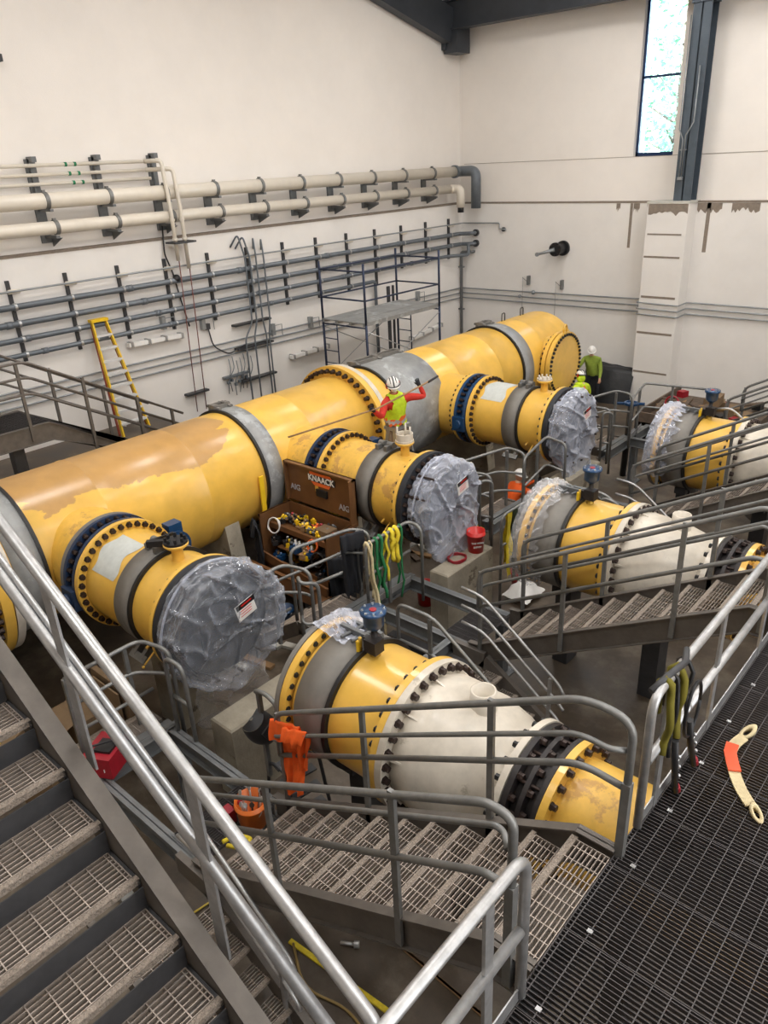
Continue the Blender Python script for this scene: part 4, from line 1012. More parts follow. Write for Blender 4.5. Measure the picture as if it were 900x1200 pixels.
# vertical conduits and junction work on the left wall
for j, (y0, y1) in enumerate(((12.5, 12.25), (12.65, 12.55), (12.85, 12.95), (13.1, 13.05))):
    b = MB(); zt = 5.55-.05*j
    b.tube(fillet([(XW+.03, y0-.25 if j < 2 else y0+.12, zt-.3), (XW+.2, y0-.12 if j < 2 else y0+.0, zt), (XW+.24, y0, 5.0), (XW+.24, y0, 3.4), (XW+.2, y1, 3.0), (XW+.2, y1, .3)], .12), .022, 8)
    single('vertical_conduit', b, GPIPE, '%s of four hooked vertical conduits on the left wall' % ('leftmost', 'second', 'third', 'rightmost')[j], 'conduit', (XW, y0, 3), 'hooked vertical conduits')
b = MB(); 
for z in (3.35, 2.75, 1.9): b.box(XW, XW+.18, 12.0, 13.2, z, z+.05)
[single('strut_support', i_, STEELD, 'horizontal strut bar behind the hooked vertical conduits, '+('topmost' if i_.v[0][2] > 3 else 'middle' if i_.v[0][2] > 2.3 else 'lowest'), 'bracket') for i_ in islands(b)]
random.seed(12)
b = MB()
for q in range(7):
    y = 11.6+.12*q; z = 1.6+.2*random.random(); b.tube(fillet([(XW+.08, y, z), (XW+.1, y+random.uniform(-.1, .1), z+.35), (XW+.12, y+.12, z+.6), (XW+.1, y+.1, z+.9)], .1), .012, 6); b.obox((XW+.1, y, z+.3), (.07, .06, .07))
b.box(XW, XW+.12, 11.5, 12.3, 2.1, 2.15)
single('instrument_manifold', b, GPIPE, 'cluster of small dark valves and tubing left of the hooked conduits', 'valves')
b = MB(); b.tube(fillet([(XW+.05, 11.25, 3.45), (XW+.12, 11.28, 3.0), (XW+.15, 11.7, 2.72), (XW+.1, 12.3, 2.85)], .15), .018, 6); b.obox((XW+.06, 11.22, 3.5), (.1, .12, .14)); single('flex_cable', b, STEELD, 'short black cable with box below the grey pipes', 'cable')
for (y0, y1, z0, z1, lab) in ((8.97, 10.47, 3.48, 3.44, 'left of the red-brown lines'), (13.8, 15.3, 2.2, 2.24, 'left of the scaffold'), (19.0, 20.7, 1.7, 1.9, 'seen through the scaffold')):
    T = Thing('strip_light', 'white strip fixture low on the wall, %s' % lab, 'light fixture', (XW, y0, z0), 'white wall strips')
    b = MB(); b.bar((XW+.12, y0, z0), (XW+.12, y1, z1), .12, .09); T.part('housing', b, WHITE)
    b = MB(); 
    for t in (.05, .35, .65, .95): b.obox((XW+.1, y0+(y1-y0)*t, z0+(z1-z0)*t), (.22, .05, .13))
    [T.part('bracket', i_, GALV) for i_ in islands(b)]
for (y, z) in ((11.1, 3.6), (10.0, 3.8), (13.3, 3.05), (14.7, 3.0), (19.5, 3.0)):
    b = MB(); b.box(XW, XW+.12, y-.05, y+.05, z-.15, z+.15); b.tube([(XW+.1, y, z+.1), (XW+.1, y+.3, z+.1), (XW+.1, y+.3, z-.2)], .01, 5); single('wire_bracket', b, GPIPEL, 'small grey bracket with wire on the left wall', 'bracket', (XW, y, z), 'small wall brackets')
b = MB(); b.box(XW-.14, XW+.02, 7.5, 7.6, 9.0, 9.12); single('small_sensor', b, STEELD, 'tiny dark sensor high on the left wall edge', 'sensor')

# door-like dark slot behind the scaffold
b = MB(); b.box(XW, XW+.06, 18.05, 18.15, 0, 3.5); b.box(XW, XW+.06, 18.3, 18.35, 0, 3.5); single('cable_riser', b, STEELD, 'dark vertical riser on the wall behind the scaffold', 'riser')

# ================================================================== step ladder against the left wall
T = Thing('step_ladder', 'yellow folding step ladder leaning closed on the left wall', 'ladder', (-15, 8.3, FU))
top = V((-15.68, 8.32, 4.17)); bot = V((-14.95, 8.32, FU+.02))
def lad(t, s, off=0.): 
    c = bot.lerp(top, t); w_ = .34-.18*t
    return V((c.x+off, c.y+s*w_+.0, c.z))
for s, nm in ((-1, 'side_rail'), (1, 'side_rail')):
    b = MB(); b.bar(lad(0, s), lad(1, s), .03, .09, (1, 0, .2)); T.part(nm, b, LADY)
    b = MB(); b.bar(lad(0, s, .0)+V((-.12, s*.02, 0)), lad(.97, s)+V((-.06, 0, 0)), .03, .06, (1, 0, .2)); T.part('rear_rail', b, REDF)
b = MB(); c = lad(1, 0); b.obox((c.x, c.y, c.z), (.16, .4, .06)); T.part('top_cap', b, LADY)
for q in range(1, 9):
    t = q/9.2; b = MB(); b.bar(lad(t, -1), lad(t, 1), .12, .045, (0, 0, 1)); b.bar(lad(t, -1)+V((0, 0, -.02)), lad(t-.025, -.6), .01, .03); b.bar(lad(t, 1)+V((0, 0, -.02)), lad(t-.025, .6), .01, .03); T.part('step', b, ALUW)

# ================================================================== scaffold
T = Thing('scaffold', 'blue frame scaffold tower with a grey plank deck by the left wall', 'scaffold', (-14, 15.7, 0))
sx0, sx1, sy0, sy1 = -14.75, -13.2, 14.15, 17.2; dz = 3.3
for y in (sy0, sy1):
    for lvl, (z0, z1) in enumerate(((0, 1.55), (1.55, 3.25))):
        b = MB()
        for x in (sx0, sx1): b.tube([(x, y, z0), (x, y, z1)], .032, 8)
        b.tube([(sx0, y, z1-.08), (sx1, y, z1-.08)], .02, 8); b.tube([(sx0, y, z0+.25), (sx1, y, z0+.25)], .02, 8)
        xm = sx0+.5; b.tube([(xm, y, z0+.25), (xm, y, z1-.08)], .018, 8)
        for q in range(1, 4): z = z0+.25+q*.33; b.tube([(sx0, y, z), (xm, y, z)], .014, 6)
        T.part('end_frame', b, NAVY)
for x in (sx0, sx1):
    for y in (sy0, sy1):
        b = MB(); b.tube([(x, y, 3.25), (x, y, 4.75)], .03, 8); T.part('guard_post', b, NAVY)
for x in (sx0, sx1):
    for z0, z1 in ((.2, 1.4), (1.7, 3.1)):
        b = MB(); b.tube([(x, sy0, z0), (x, sy1, z1)], .013, 6); b.tube([(x, sy0, z1), (x, sy1, z0)], .013, 6); T.part('cross_brace', b, GALV)
b = MB()
for z in (3.85, 4.55):
    for x in (sx0, sx1): b.tube([(x, sy0, z), (x, sy1, z)], .022, 6)
    for y in (sy0, sy1): b.tube([(sx0, y, z), (sx1, y, z)], .022, 6)
T.part('guard_rails', b, NAVY)
for q in range(3):
    x0 = sx0+.03+q*.5; b = MB(); b.box(x0, x0+.49, sy0-.05, sy1+.05, dz-.02, dz+.01); b.box(x0+.0, x0+.03, sy0-.05, sy1+.05, dz-.09, dz-.01); b.box(x0+.46, x0+.49, sy0-.05, sy1+.05, dz-.09, dz-.01); T.part('plank', b, BAND)

# ================================================================== people
def seg_dist(p, a, b):
    ab = b-a; t = max(0, min(1, (p-a).dot(ab)/max(ab.length_squared, 1e-9))); return (p-(a+ab*t)).length
def person(label, J, look, mats, helmet_kind='plain', vest=None, hood=None, group=None, mask=None):
    """J: joints (world). mats: dict legs, torso, arm, hand, boot. look: direction the face points. One continuous skinned body."""
    J = {k: V(v) for k, v in J.items()}
    o = J['pelvis']; base = V((o.x, o.y, min(J['foot_l'].z, J['foot_r'].z)))
    T = Thing('person', label, 'person', base, group)
    names = []; co = []; ra = []; ed = []
    def add(p, r, par=None):
        co.append(p-base); ra.append(r); i = len(co)-1
        if par is not None: ed.append((par, i))
        return i
    pel = add(J['pelvis'], .155); wst = add(J['pelvis'].lerp(J['chest'], .45), .155, pel); ch = add(J['chest'], .18, wst)
    nk = add(J['chest'].lerp(J['head'], .52), .062, ch); hb = add(J['chest'].lerp(J['head'], .72), .07, nk)
    bones = [('torso', J['pelvis']+(J['chest']-J['pelvis'])*.1, J['chest'], .16), ('torso', J['chest'], J['chest'].lerp(J['head'], .5), .1), ('skin', J['chest'].lerp(J['head'], .65), J['head'], .1)]
    for s in 'lr':
        sh = add(J['sh_'+s], .082, ch); el = add(J['el_'+s], .062, sh)
        f = add(J['el_'+s].lerp(J['ha_'+s], .5), .054, el); wr = add(J['ha_'+s], .033, f)
        d = (J['ha_'+s]-J['el_'+s]).normalized(); side = d.orthogonal().normalized(); side2 = d.cross(side)
        pm = add(J['ha_'+s]+d*.06, .036, wr)
        for q in range(4):    # fingers curl off the palm
            off = side*(-.03+.02*q); a = add(J['ha_'+s]+d*.10+off, .011, pm); b_ = add(J['ha_'+s]+d*(.125+.006*(q in (1, 2)))+off+side2*.025, .009, a); add(J['ha_'+s]+d*.115+off+side2*.05, .008, b_)
        a = add(J['ha_'+s]+d*.055-side*.045+side2*.01, .013, pm); add(J['ha_'+s]+d*.085-side*.06+side2*.035, .01, a)
        bones += [('arm', J['sh_'+s], J['el_'+s], .06), ('arm', J['el_'+s], J['ha_'+s]-d*.03, .05), ('hand', J['ha_'+s], J['ha_'+s]+d*.14, .05)]
        hp = add(J['hip_'+s], .105, pel); kn = add(J['kn_'+s], .072, hp); cf = add(J['kn_'+s].lerp(J['an_'+s], .35), .066, kn); an = add(J['an_'+s], .05, cf)
        ft = add(J['foot_'+s], .045, an)
        bones += [('legs', J['hip_'+s], J['kn_'+s], .1), ('legs', J['kn_'+s], J['an_'+s], .07), ('boot', J['an_'+s]+V((0, 0, .02)), J['foot_'+s], .05)]
    bones.append(('legs', J['pelvis'], J['pelvis']-V((0, 0, .08)), .15))
    me = bpy.data.meshes.new('skeleton'); me.from_pydata([tuple(c) for c in co], ed, []); ob = bpy.data.objects.new('skeleton', me); COL.objects.link(ob)
    sk = ob.modifiers.new('skin', 'SKIN'); sk.use_smooth_shade = True
    for i, sv in enumerate(me.skin_vertices[0].data): sv.radius = (ra[i], ra[i]*.95); sv.use_root = (i == 0)
    sb = ob.modifiers.new('sub', 'SUBSURF'); sb.levels = 2; sb.render_levels = 2
    dg = bpy.context.evaluated_depsgraph_get(); dg.update()
    ev = ob.evaluated_get(dg); bm_me = bpy.data.meshes.new_from_object(ev)
    vs = [v.co.copy() for v in bm_me.vertices]; fs = [tuple(p.vertices) for p in bm_me.polygons]
    bpy.data.objects.remove(ob)
    order = ['legs', 'torso', 'arm', 'hand', 'boot', 'skin']
    mb = MB(); mb.v = [tuple(v+base) for v in vs]; mb.f = fs; mb.sm = [True]*len(fs)
    torso_faces = []
    for f in fs:
        c = sum((vs[i] for i in f), V())/len(f)+base
        kind = min(bones, key=lambda bn: seg_dist(c, bn[1], bn[2])-bn[3]*.6)[0]
        mb.m.append(order.index(kind))
        if kind == 'torso': torso_faces.append(f)
    # head with face, part of the body mesh
    up = (J['head']-J['chest']).normalized(); fw = V(look).normalized(); up = (up-fw*up.dot(fw)*.6).normalized(); rt_ = fw.cross(up).normalized(); up2 = rt_.cross(fw).normalized()
    H = J['head']
    def hp_(x, y_, z): return H+rt_*x+fw*y_+up2*z
    n = 16; hv = []; hf = []
    for i in range(13):
        th = pi*i/12
        for j in range(n):
            a = 2*pi*j/n; x = .075*sin(th)*cos(a); y_ = .095*sin(th)*sin(a); z = .115*cos(th)
            if z < -.02: x *= 1+.25*(z+.02)/.1; y_ = y_*(1+.15*(z+.02)/.1)+.008
            hv.append(hp_(x, y_, z))
    for i in range(12):
        for j in range(n): hf.append((i*n+j, (i+1)*n+j, (i+1)*n+(j+1) % n, i*n+(j+1) % n))
    mb.add(hv, hf, 5, True)
    mb.tube([hp_(0, .09, .02), hp_(0, .108, -.02), hp_(0, .095, -.035)], [.008, .014, .008], 6, 5)   # nose
    for s in (-1, 1):
        mb.sphere(hp_(.078*s, -.005, 0), .022, 5, 8, (.6, 1, 1.3))          # ears
    mb.tube([hp_(-.022, .088, -.06), hp_(0, .096, -.062), hp_(.022, .088, -.06)], .005, 5, 6)
    for s in (-1, 1): mb.sphere(hp_(.03*s, .084, .008), .009, 6, 8)
    T.part('body', mb, [mats['legs'], mats['torso'], mats['arm'], mats['hand'], mats['boot'], SKIN, BLACK])
    # helmet
    b = MB(); prof = [(0, .118), (.02, .12), (.06, .112), (.1, .085), (.125, .045), (.132, 0)]
    M = [V(q) for q in (rt_, fw, up2)]
    tmp = MB(); tmp.lathe((0, 0, .02), 'Z', prof, 24); tmp.f = tmp.f
    b.add([H+rt_*x*.93+fw*y_*1.08+up2*z for x, y_, z in tmp.v], tmp.f, 0, True)
    tmp = MB(); tmp.ring((0, 0, .02), 'Z', .1, .135, 0, .012, 24); b.add([H+rt_*x*.93+fw*(y_*1.1+(.03 if y_ > .05 else 0))+up2*z for x, y_, z in tmp.v], tmp.f, 0)
    ho = T.part('hard_hat', b, WHITE)
    if helmet_kind == 'striped':
        b = MB()
        for q in (-.05, 0, .05):
            b.tube([H+rt_*q+fw*.13*cos(a)*(1-abs(q)*4)+up2*(.03+.125*sin(a)*(1-abs(q)*2.2)) for a in [pi*k_/10 for k_ in range(11)]], .009 if q else .012, 6)
        b.tube([H+rt_*.125*cos(a)+fw*.14*sin(a)+up2*.03 for a in [2*pi*k_/20 for k_ in range(21)]], .012, 6)
        T.part('helmet_band', b, BLACK, parent=ho)
        b = MB()
        for s in (-1, 1): b.sphere(hp_(.1*s, 0, .0), .045, 0, 12, (.6, 1, 1.2))
        T.part('ear_muff', b, RED)
    if mask:
        b = MB(); b.sphere(hp_(0, .07, -.035), .058, 0, 14, (1.0, 1., 1.)); T.part('dust_mask', b, mask)
    if hood:
        b = MB(); b.sphere(H-up2*.06-fw*.02, .115, 0, 16, (1, 1, 1)); T.part('hood', b, hood)
    if vest:
        nm = bm_me.vertices; vm, band1, band2 = vest
        keep = []
        ax_ = (J['chest']-J['pelvis']); L_ = ax_.length; ax_.normalize()
        vb = MB(); idx = {}
        for f in torso_faces:
            c = sum((vs[i] for i in f), V())/len(f)+base; t = (c-J['pelvis']).dot(ax_)/L_
            if t > 1.45: continue
            g = []
            for i in f:
                if i not in idx: idx[i] = len(vb.v); vb.v.append(tuple(vs[i]+base+nm[i].normal*.022))
                g.append(idx[i])
            x = (c-J['pelvis']).dot(rt_)
            mi = 0
            if .1 < t < .38: mi = 1 if not .17 < t < .31 else 2
            elif t > .34 and band1 is ORST and hood and .07 < abs(x) < .12: mi = 2 if .082 < abs(x) < .1 else 1
            vb.f.append(tuple(g)); vb.m.append(mi); vb.sm.append(True)
        T.part('safety_vest', vb, [vm, band1, band2])
    return T

GLOVE = BLKC
# the worker on the ladder, scraping the header flange
C1 = V((-8.62, 9.88, 0))
w1 = person('worker on a step ladder in striped helmet, mask and lime vest holding a long pole', dict(
    pelvis=(-8.66, 9.95, 2.68), chest=(-8.6, 9.86, 3.1), head=(-8.52, 9.74, 3.44),
    sh_l=(-8.45, 10.06, 3.16), el_l=(-8.3, 10.34, 3.12), ha_l=(-8.38, 10.3, 3.32),
    sh_r=(-8.62, 9.62, 3.14), el_r=(-8.52, 9.4, 2.95), ha_r=(-8.5, 9.18, 3.12),
    hip_l=(-8.6, 10.05, 2.58), kn_l=(-8.5, 10.05, 2.18), an_l=(-8.62, 10.05, 1.8), foot_l=(-8.48, 10.02, 1.76),
    hip_r=(-8.72, 9.83, 2.58), kn_r=(-8.62, 9.8, 2.18), an_r=(-8.74, 9.8, 1.8), foot_r=(-8.6, 9.77, 1.76)), (.75, -.6, -.3),
    dict(legs=GREYT, torso=REDC, arm=REDC, hand=GLOVE, boot=BLACK), 'striped', (LIME, ORST, SILV), None, None, WHITE)
b = MB(); b.tube([(-8.95, 7.6, 3.02), (-8.43, 9.22, 3.17), (-8.28, 10.32, 3.36), (-8.25, 10.6, 3.42)], .016, 8); b.tube([(-8.26, 10.4, 3.375), (-8.24, 10.66, 3.43)], .021, 8, 1)
single('long_pole', b, [WOOD, BLACK], 'long pole with dark tip held by the worker on the ladder', 'pole')
T = Thing('step_ladder', 'silver step ladder under the worker with the pole', 'ladder', (-8.65, 9.95, 0))
for sx, nm in ((.0, 'front_rail'), (-.55, 'rear_rail')):
    for s in (-1, 1):
        b = MB(); b.bar((-8.28+sx*1.6, 9.95+s*.33, 0), (-8.55+sx*.25, 9.95+s*.19, 2.6), .03, .07, (1, 0, 0)); T.part(nm, b, ALU)
b = MB(); b.box(-8.78, -8.5, 9.73, 10.17, 2.58, 2.64); T.part('top_cap', b, ALU)
for q in range(1, 8):
    z = .3*q; t = z/2.6; x = -8.28-.27*t; w_ = .33-.14*t; b = MB(); b.box(x-.05, x+.05, 9.95-w_, 9.95+w_, z-.015, z+.015); T.part('step', b, ALU)
# two workers by the blind flange
person('worker in bright lime jacket seen from behind, facing the far blind flange', dict(
    pelvis=(-8.98, 17.72, .95), chest=(-9.02, 17.7, 1.36), head=(-9.05, 17.78, 1.7),
    sh_l=(-9.05, 17.46, 1.42), el_l=(-9.16, 17.3, 1.3), ha_l=(-9.3, 17.26, 1.38), sh_r=(-8.95, 17.98, 1.42), el_r=(-8.95, 18.14, 1.15), ha_r=(-9.15, 18.12, 1.05),
    hip_l=(-9.0, 17.62, .86), kn_l=(-9.02, 17.6, .46), an_l=(-8.98, 17.6, .09), foot_l=(-9.12, 17.58, .05), hip_r=(-8.96, 17.84, .86), kn_r=(-8.98, 17.88, .46), an_r=(-8.94, 17.88, .09), foot_r=(-9.08, 17.88, .05)), (-1, .25, -.1),
    dict(legs=BLKC, torso=LIME, arm=LIME, hand=SKIN, boot=BLACK), 'striped', (LIME, ORST, SILV), LIME)
person('worker in white helmet, olive-lime shirt and black trousers standing by the back wall', dict(
    pelvis=(-10.15, 20.75, .93), chest=(-10.2, 20.65, 1.33), head=(-10.17, 20.58, 1.66),
    sh_l=(-9.98, 20.72, 1.4), el_l=(-9.88, 20.65, 1.12), ha_l=(-9.82, 20.5, .88), sh_r=(-10.4, 20.6, 1.4), el_r=(-10.5, 20.45, 1.15), ha_r=(-10.5, 20.25, 1.1),
    hip_l=(-10.05, 20.8, .86), kn_l=(-10.0, 20.75, .47), an_l=(-10.02, 20.82, .09), foot_l=(-9.97, 20.7, .05), hip_r=(-10.26, 20.75, .86), kn_r=(-10.3, 20.7, .47), an_r=(-10.3, 20.78, .09), foot_r=(-10.3, 20.65, .05)), (.35, -.85, -.45),
    dict(legs=BLKC, torso=OLIVE, arm=OLIVE, hand=SKIN, boot=BLACK))
person('crouching worker in orange shirt and white helmet reaching behind the guard rail', dict(
    pelvis=(-7.62, 12.15, .42), chest=(-7.55, 12.32, .76), head=(-7.5, 12.36, 1.08),
    sh_l=(-7.72, 12.42, .82), el_l=(-7.6, 12.68, .72), ha_l=(-7.42, 12.86, .82), sh_r=(-7.36, 12.3, .82), el_r=(-7.2, 12.5, .68), ha_r=(-7.1, 12.72, .74),
    hip_l=(-7.72, 12.2, .36), kn_l=(-7.6, 12.5, .5), an_l=(-7.66, 12.3, .1), foot_l=(-7.6, 12.44, .05), hip_r=(-7.5, 12.14, .36), kn_r=(-7.36, 12.4, .48), an_r=(-7.4, 12.16, .1), foot_r=(-7.34, 12.3, .05)), (.5, .7, -.35),
    dict(legs=GREYT, torso=ORANGE, arm=ORANGE, hand=GLOVE, boot=BLACK))

# ================================================================== brown tool box
T = Thing('tool_chest', 'large brown job site tool chest, lid open, full of tools and cables', 'tool box', (-8.75, 7.7, .5))
X0b, X1b, Y0b, Y1b, Zb, Zt = -9.6, -7.95, 7.3, 8.02, .5, 1.58
b = MB(); b.box(X0b, X1b, Y1b-.03, Y1b, Zb, Zt); b.box(X0b, X0b+.03, Y0b, Y1b, Zb, Zt); b.box(X1b-.03, X1b, Y0b, Y1b, Zb, Zt); b.box(X0b, X1b, Y0b, Y1b, Zb, Zb+.03); b.box(X0b, X1b, Y0b, Y0b+.03, Zb, Zb+.3)
for z in (Zt-.03,): b.box(X1b-.04, X1b+.012, Y0b, Y1b, z-.02, z+.03); b.box(X0b-.012, X0b+.04, Y0b, Y1b, z-.02, z+.03)
body = T.part('chest_body', b, BRONZE)
b = MB(); lt, lb = 2.36, 1.62
b.box(X0b, X1b, 8.04, 8.07, lb, lt); b.box(X0b, X1b, 7.97, 8.07, lt-.03, lt); b.box(X0b, X0b+.03, 7.97, 8.07, lb, lt); b.box(X1b-.03, X1b, 7.9, 8.07, lb-.1, lt); lid = T.part('lid', b, BRONZE)
b = MB(); b.box(-8.85, -8.6, 8.0, 8.04, 1.86, 1.99); T.part('handle_recess', b, BLACK, parent=lid)
b = MB(); b.prism([(-9.0, 8.03, 2.28), (-8.5, 8.03, 2.28), (-8.45, 8.03, 2.2), (-8.55, 8.03, 2.04), (-8.9, 8.03, 2.04), (-9.0, 8.03, 2.12)], (0, -.006, 0)); T.part('orange_emblem', b, ORST, parent=lid)
def text(s, loc, size, m, parent, T, rot=(pi/2, 0, 0), ext=.003, name='lettering'):
    cu = bpy.data.curves.new(name, 'FONT'); cu.body = s; cu.size = size; cu.extrude = ext; cu.align_x = 'CENTER'; cu.align_y = 'CENTER'; cu.offset = size*.02
    cu.materials.append(m); t_ = bpy.data.objects.new('text', cu); COL.objects.link(t_); dg = bpy.context.evaluated_depsgraph_get(); dg.update(); me_ = bpy.data.meshes.new_from_object(t_.evaluated_get(dg)); bpy.data.objects.remove(t_); o = bpy.data.objects.new(name, me_); COL.objects.link(o); o.parent = parent; o.location = V(loc)-T.loc; o.rotation_euler = rot; return o
b = MB(); b.box(-9.03, -8.4, 8.018, 8.024, 2.11, 2.23); T.part('name_plate', b, STEELD, parent=lid)
text('KNAACK', (-8.72, 8.014, 2.17), .15, WHITE, lid, T)
text('AIG', (-9.4, 8.03, 1.88), .15, SILV, lid, T); text('AIG', (-8.22, 8.03, 1.78), .15, SILV, lid, T); text('AIG', (-7.935, 7.6, 1.2), .14, SILV, body, T, (pi/2, 0, pi/2))
b = MB(); b.box(-8.08, -7.98, 8.026, 8.032, 1.68, 1.78); T.part('white_sticker', b, WHITE, parent=lid)
b = MB(); b.box(X0b+.03, X1b-.03, 7.55, 7.99, 1.28, 1.3); b.box(X0b+.03, X1b-.03, 7.5, 7.56, 1.26, 1.36); b.box(X0b+.3, X1b-.5, 7.4, 7.98, .98, 1.0); T.part('shelf', b, BRONZE)
b = MB(); b.bar((X0b, 7.24, .85), (X1b, 7.24, .62), .04, .16); b.box(X0b-.02, X1b+.02, 6.95, 7.28, .5, .53); b.box(X0b-.02, X1b+.02, 6.93, 6.96, .5, .82); b.box(X0b-.02, X1b+.02, 6.93, 7.0, .8, .83); T.part('front_door', b, BRONZE, 'folded-down front door panel')
b = MB(); b.box(X0b+.1, X0b+.25, 7.3, 8.0, 0, .5); b.box(X1b-.25, X1b-.1, 7.3, 8.0, 0, .5); b.box(X0b+.1, X0b+.25, 6.95, 7.3, 0, .5); b.box(X1b-.25, X1b-.1, 6.95, 7.3, 0, .5); T.part('skid', b, STEELD)
random.seed(21)
for q in range(7):
    x = -9.15+.1*q; b = MB(); b.lathe((x, 7.52, 1.0), 'Z', [(0, .035), (.13, .035), (.15, .02), (.19, .02), (.19, 0)], 14)
    single('spray_bottle', b, [WHITE, GPIPEL, WHITE][q % 3], 'pale bottle standing on the inner shelf of the brown tool chest', 'bottle', (x, 7.52, 1.0), 'bottles in the tool chest')
tm = [BLACK, LADY, WOOD, REDD, STEEL, ORST, BLUE, CREAM, DCOL]
tl = ['black', 'yellow', 'tan', 'dark red', 'grey', 'orange', 'blue', 'cream', 'dark']
for q in range(52):
    x = random.uniform(-9.5, -8.1); y = random.uniform(7.58, 7.92); z = 1.31; a = random.uniform(0, pi); l = random.uniform(.07, .17); mi = random.choice([0, 0, 1, 2, 3, 4, 5, 8, 4, 0])
    z += random.uniform(0, .06); b = MB(); d = V((cos(a), sin(a)*.6, 0))
    c = V((x, y, z+.03)); b.tube([c-d*l, c+d*l*.4], .02, 8); b.obox(c+d*l*.6, (.09, .07, .07), Matrix.Rotation(a, 3, 'Z')); b.tube([c+d*l*.5, c+d*l*.5+V((.03, -.03, .08))], .022, 8)
    single('hand_tool', b, tm[mi], '%s power or hand tool jumbled on top of the open brown chest' % tl[mi], 'tool', (x, y, z), 'tools in the brown chest')
for q in range(36):
    x = random.uniform(-9.45, -8.05); y = random.uniform(7.34, 7.72); z = random.uniform(.56, .9) if q % 2 else random.uniform(1.02, 1.1); mi = random.choice([0, 0, 8, 1, 6, 2, 5])
    b = MB(); c = V((x, y, z)); b.obox(c, (.16, .1, .09), Matrix.Rotation(q, 3, 'Z')); b.tube([c, c+V((.05, -.04, .12))], .02, 8)
    single('hand_tool', b, tm[mi], '%s tool lying deeper inside the open brown chest' % tl[mi], 'tool', (x, y, z), 'tools in the brown chest')
def coil(c, r, t, m, name, label, cat, n=3, ax=(0, 0, 1), group=None, squash=1.):
    A = V(ax).normalized(); u = A.orthogonal().normalized(); w_ = A.cross(u); pts = []
    for i in range(n*18+1):
        a = 2*pi*i/18; rr = r*(1+.06*sin(i*.7)); pts.append(V(c)+u*cos(a)*rr+w_*sin(a)*rr*squash+A*(t*1.6*(i/18/n*2-1)+.01*sin(i*1.3)))
    b = MB(); b.tube(pts, t, 6); return single(name, b, m, label, cat, c, group)
coil((-9.4, 7.45, 1.36), .13, .01, WHITE, 'cable_coil', 'pale cable coil hanging over the left corner of the brown chest', 'cable', 3, (.2, -1, .3))
coil((-8.45, 7.45, 1.25), .1, .012, ORST, 'cable_coil', 'orange-brown cable loops hanging inside the brown chest', 'cable', 4, (.3, -1, .2))
coil((-8.3, 7.4, 1.05), .12, .012, DCOL, 'cable_coil', 'dark cable loops hanging low inside the brown chest', 'cable', 4, (.3, -1, .2))
b = MB(); b.box(-8.55, -8.25, 7.62, 7.86, 1.37, 1.47); single('parts_box', b, CARD, 'orange-tan cardboard box on top of the chest contents', 'box', (-8.4, 7.7, 1.37))
def drape(name, label, cat, m, P0, P1, zt, zb, thick=.03, seed=0, nu=14, nv=24, sway=.05, taper=.3, group=None, both=.25):
    """cloth hanging over a rail between P0 and P1: front fall to zb, short back fall"""
    P0 = V(P0); P1 = V(P1); d = (P1-P0); L_ = d.length; d.normalize(); nrm = V((0, 0, 1)).cross(d).normalized()
    b = MB()
    def fn(u, v):
        s = v*(1+both)-both   # -both..0 back, 0..1 front
        h = abs(s)*(zt-zb); side = 1 if s > 0 else -1
        k = min(1, abs(s)*6)
        x = (u-.5)*L_*(1-taper*abs(s))+.5*L_
        n_ = noise.noise(V((u*5, s*2, seed)))*sway*(.4+abs(s)*1.4)
        ed = .09*noise.noise(V((u*4, seed, 1)))*abs(s)
        return P0+d*x+nrm*(side*thick*k+n_+.02*sin(u*22+seed)*abs(s))+V((0, 0, (zt-P0.z)-h*(1-ed)+.012*(1-k)))
    b.grid(fn, nu, nv); return single(name, b, m, label, cat, (P0+P1)/2, group)
drape('dark_jacket', 'black jacket hanging over the left side of the brown tool chest', 'jacket', BLKC, (-9.72, 7.25, 1.5), (-9.4, 7.05, 1.5), 1.5, .55, .04, 4, sway=.12)
drape('dark_coat', 'black coat hanging on the railing right of the brown chest', 'coat', BLKC, (-7.05, 6.75, TOPZ), (-6.9, 7.1, TOPZ), TOPZ+.02, W+.05, .04, 9, sway=.08)
drape('dark_coat', 'black coat hanging lower in the gap beside the tool chest', 'coat', BLKC, (-7.75, 7.1, 1.4), (-7.5, 7.35, 1.4), 1.4, .03, .04, 6, sway=.1)
def bucket(c, r, h, m, label, content=None, marks=None, name='bucket'):
    T = Thing(name, label, 'bucket', c); c = V(c)
    b = MB(); b.lathe(c, 'Z', [(0, 0), (0, r*.84), (h*.8, r*.96), (h*.8, r*1.04), (h*.86, r*1.04), (h*.86, r), (h, r), (h, r*.95), (.03, r*.8), (.03, 0)], 32); T.part('shell', b, m)
    b = MB(); b.tube([c+V((r*1.02*cos(a), r*1.02*sin(a)*.4-r*.8*sin(a), h*.8-.12*sin(a)))for a in [pi*k_/12 for k_ in range(13)]], .004, 5); T.part('handle', b, ALU)
    return T
T = bucket((-6.32, 9.12, 1.12), .15, .37, RED, 'red bucket with white lettering standing on the pale concrete pier')
cx, cy = -6.32, 9.12
for q, (s, z) in enumerate((('THE HOME', .2), ('DEPOT', .13))):
    text(s, (cx+.148*cos(-.75), cy+.148*sin(-.75), 1.12+z), .042, WHITE, T.o, T, (pi/2, 0, pi/2-.75), .002)
bucket((-7.1, 8.75, .0), .16, .4, RED, 'red bucket on the floor under the milky wrapped valve')
bucket((-8.75, 6.2, .0), .17, .4, BLACK, 'black bucket behind the grey wrapped valve')
bucket((-9.05, 5.75, .0), .16, .38, RED, 'red bucket just behind the grey wrapped valve')
bucket((-9.6, 5.45, .0), .15, .36, REDD, 'dark red bucket at the yellow end of the nearest branch')
bucket((-6.12, 10.15, 0), .13, .36, RED, 'red canister behind the yellow and green straps', name='canister')
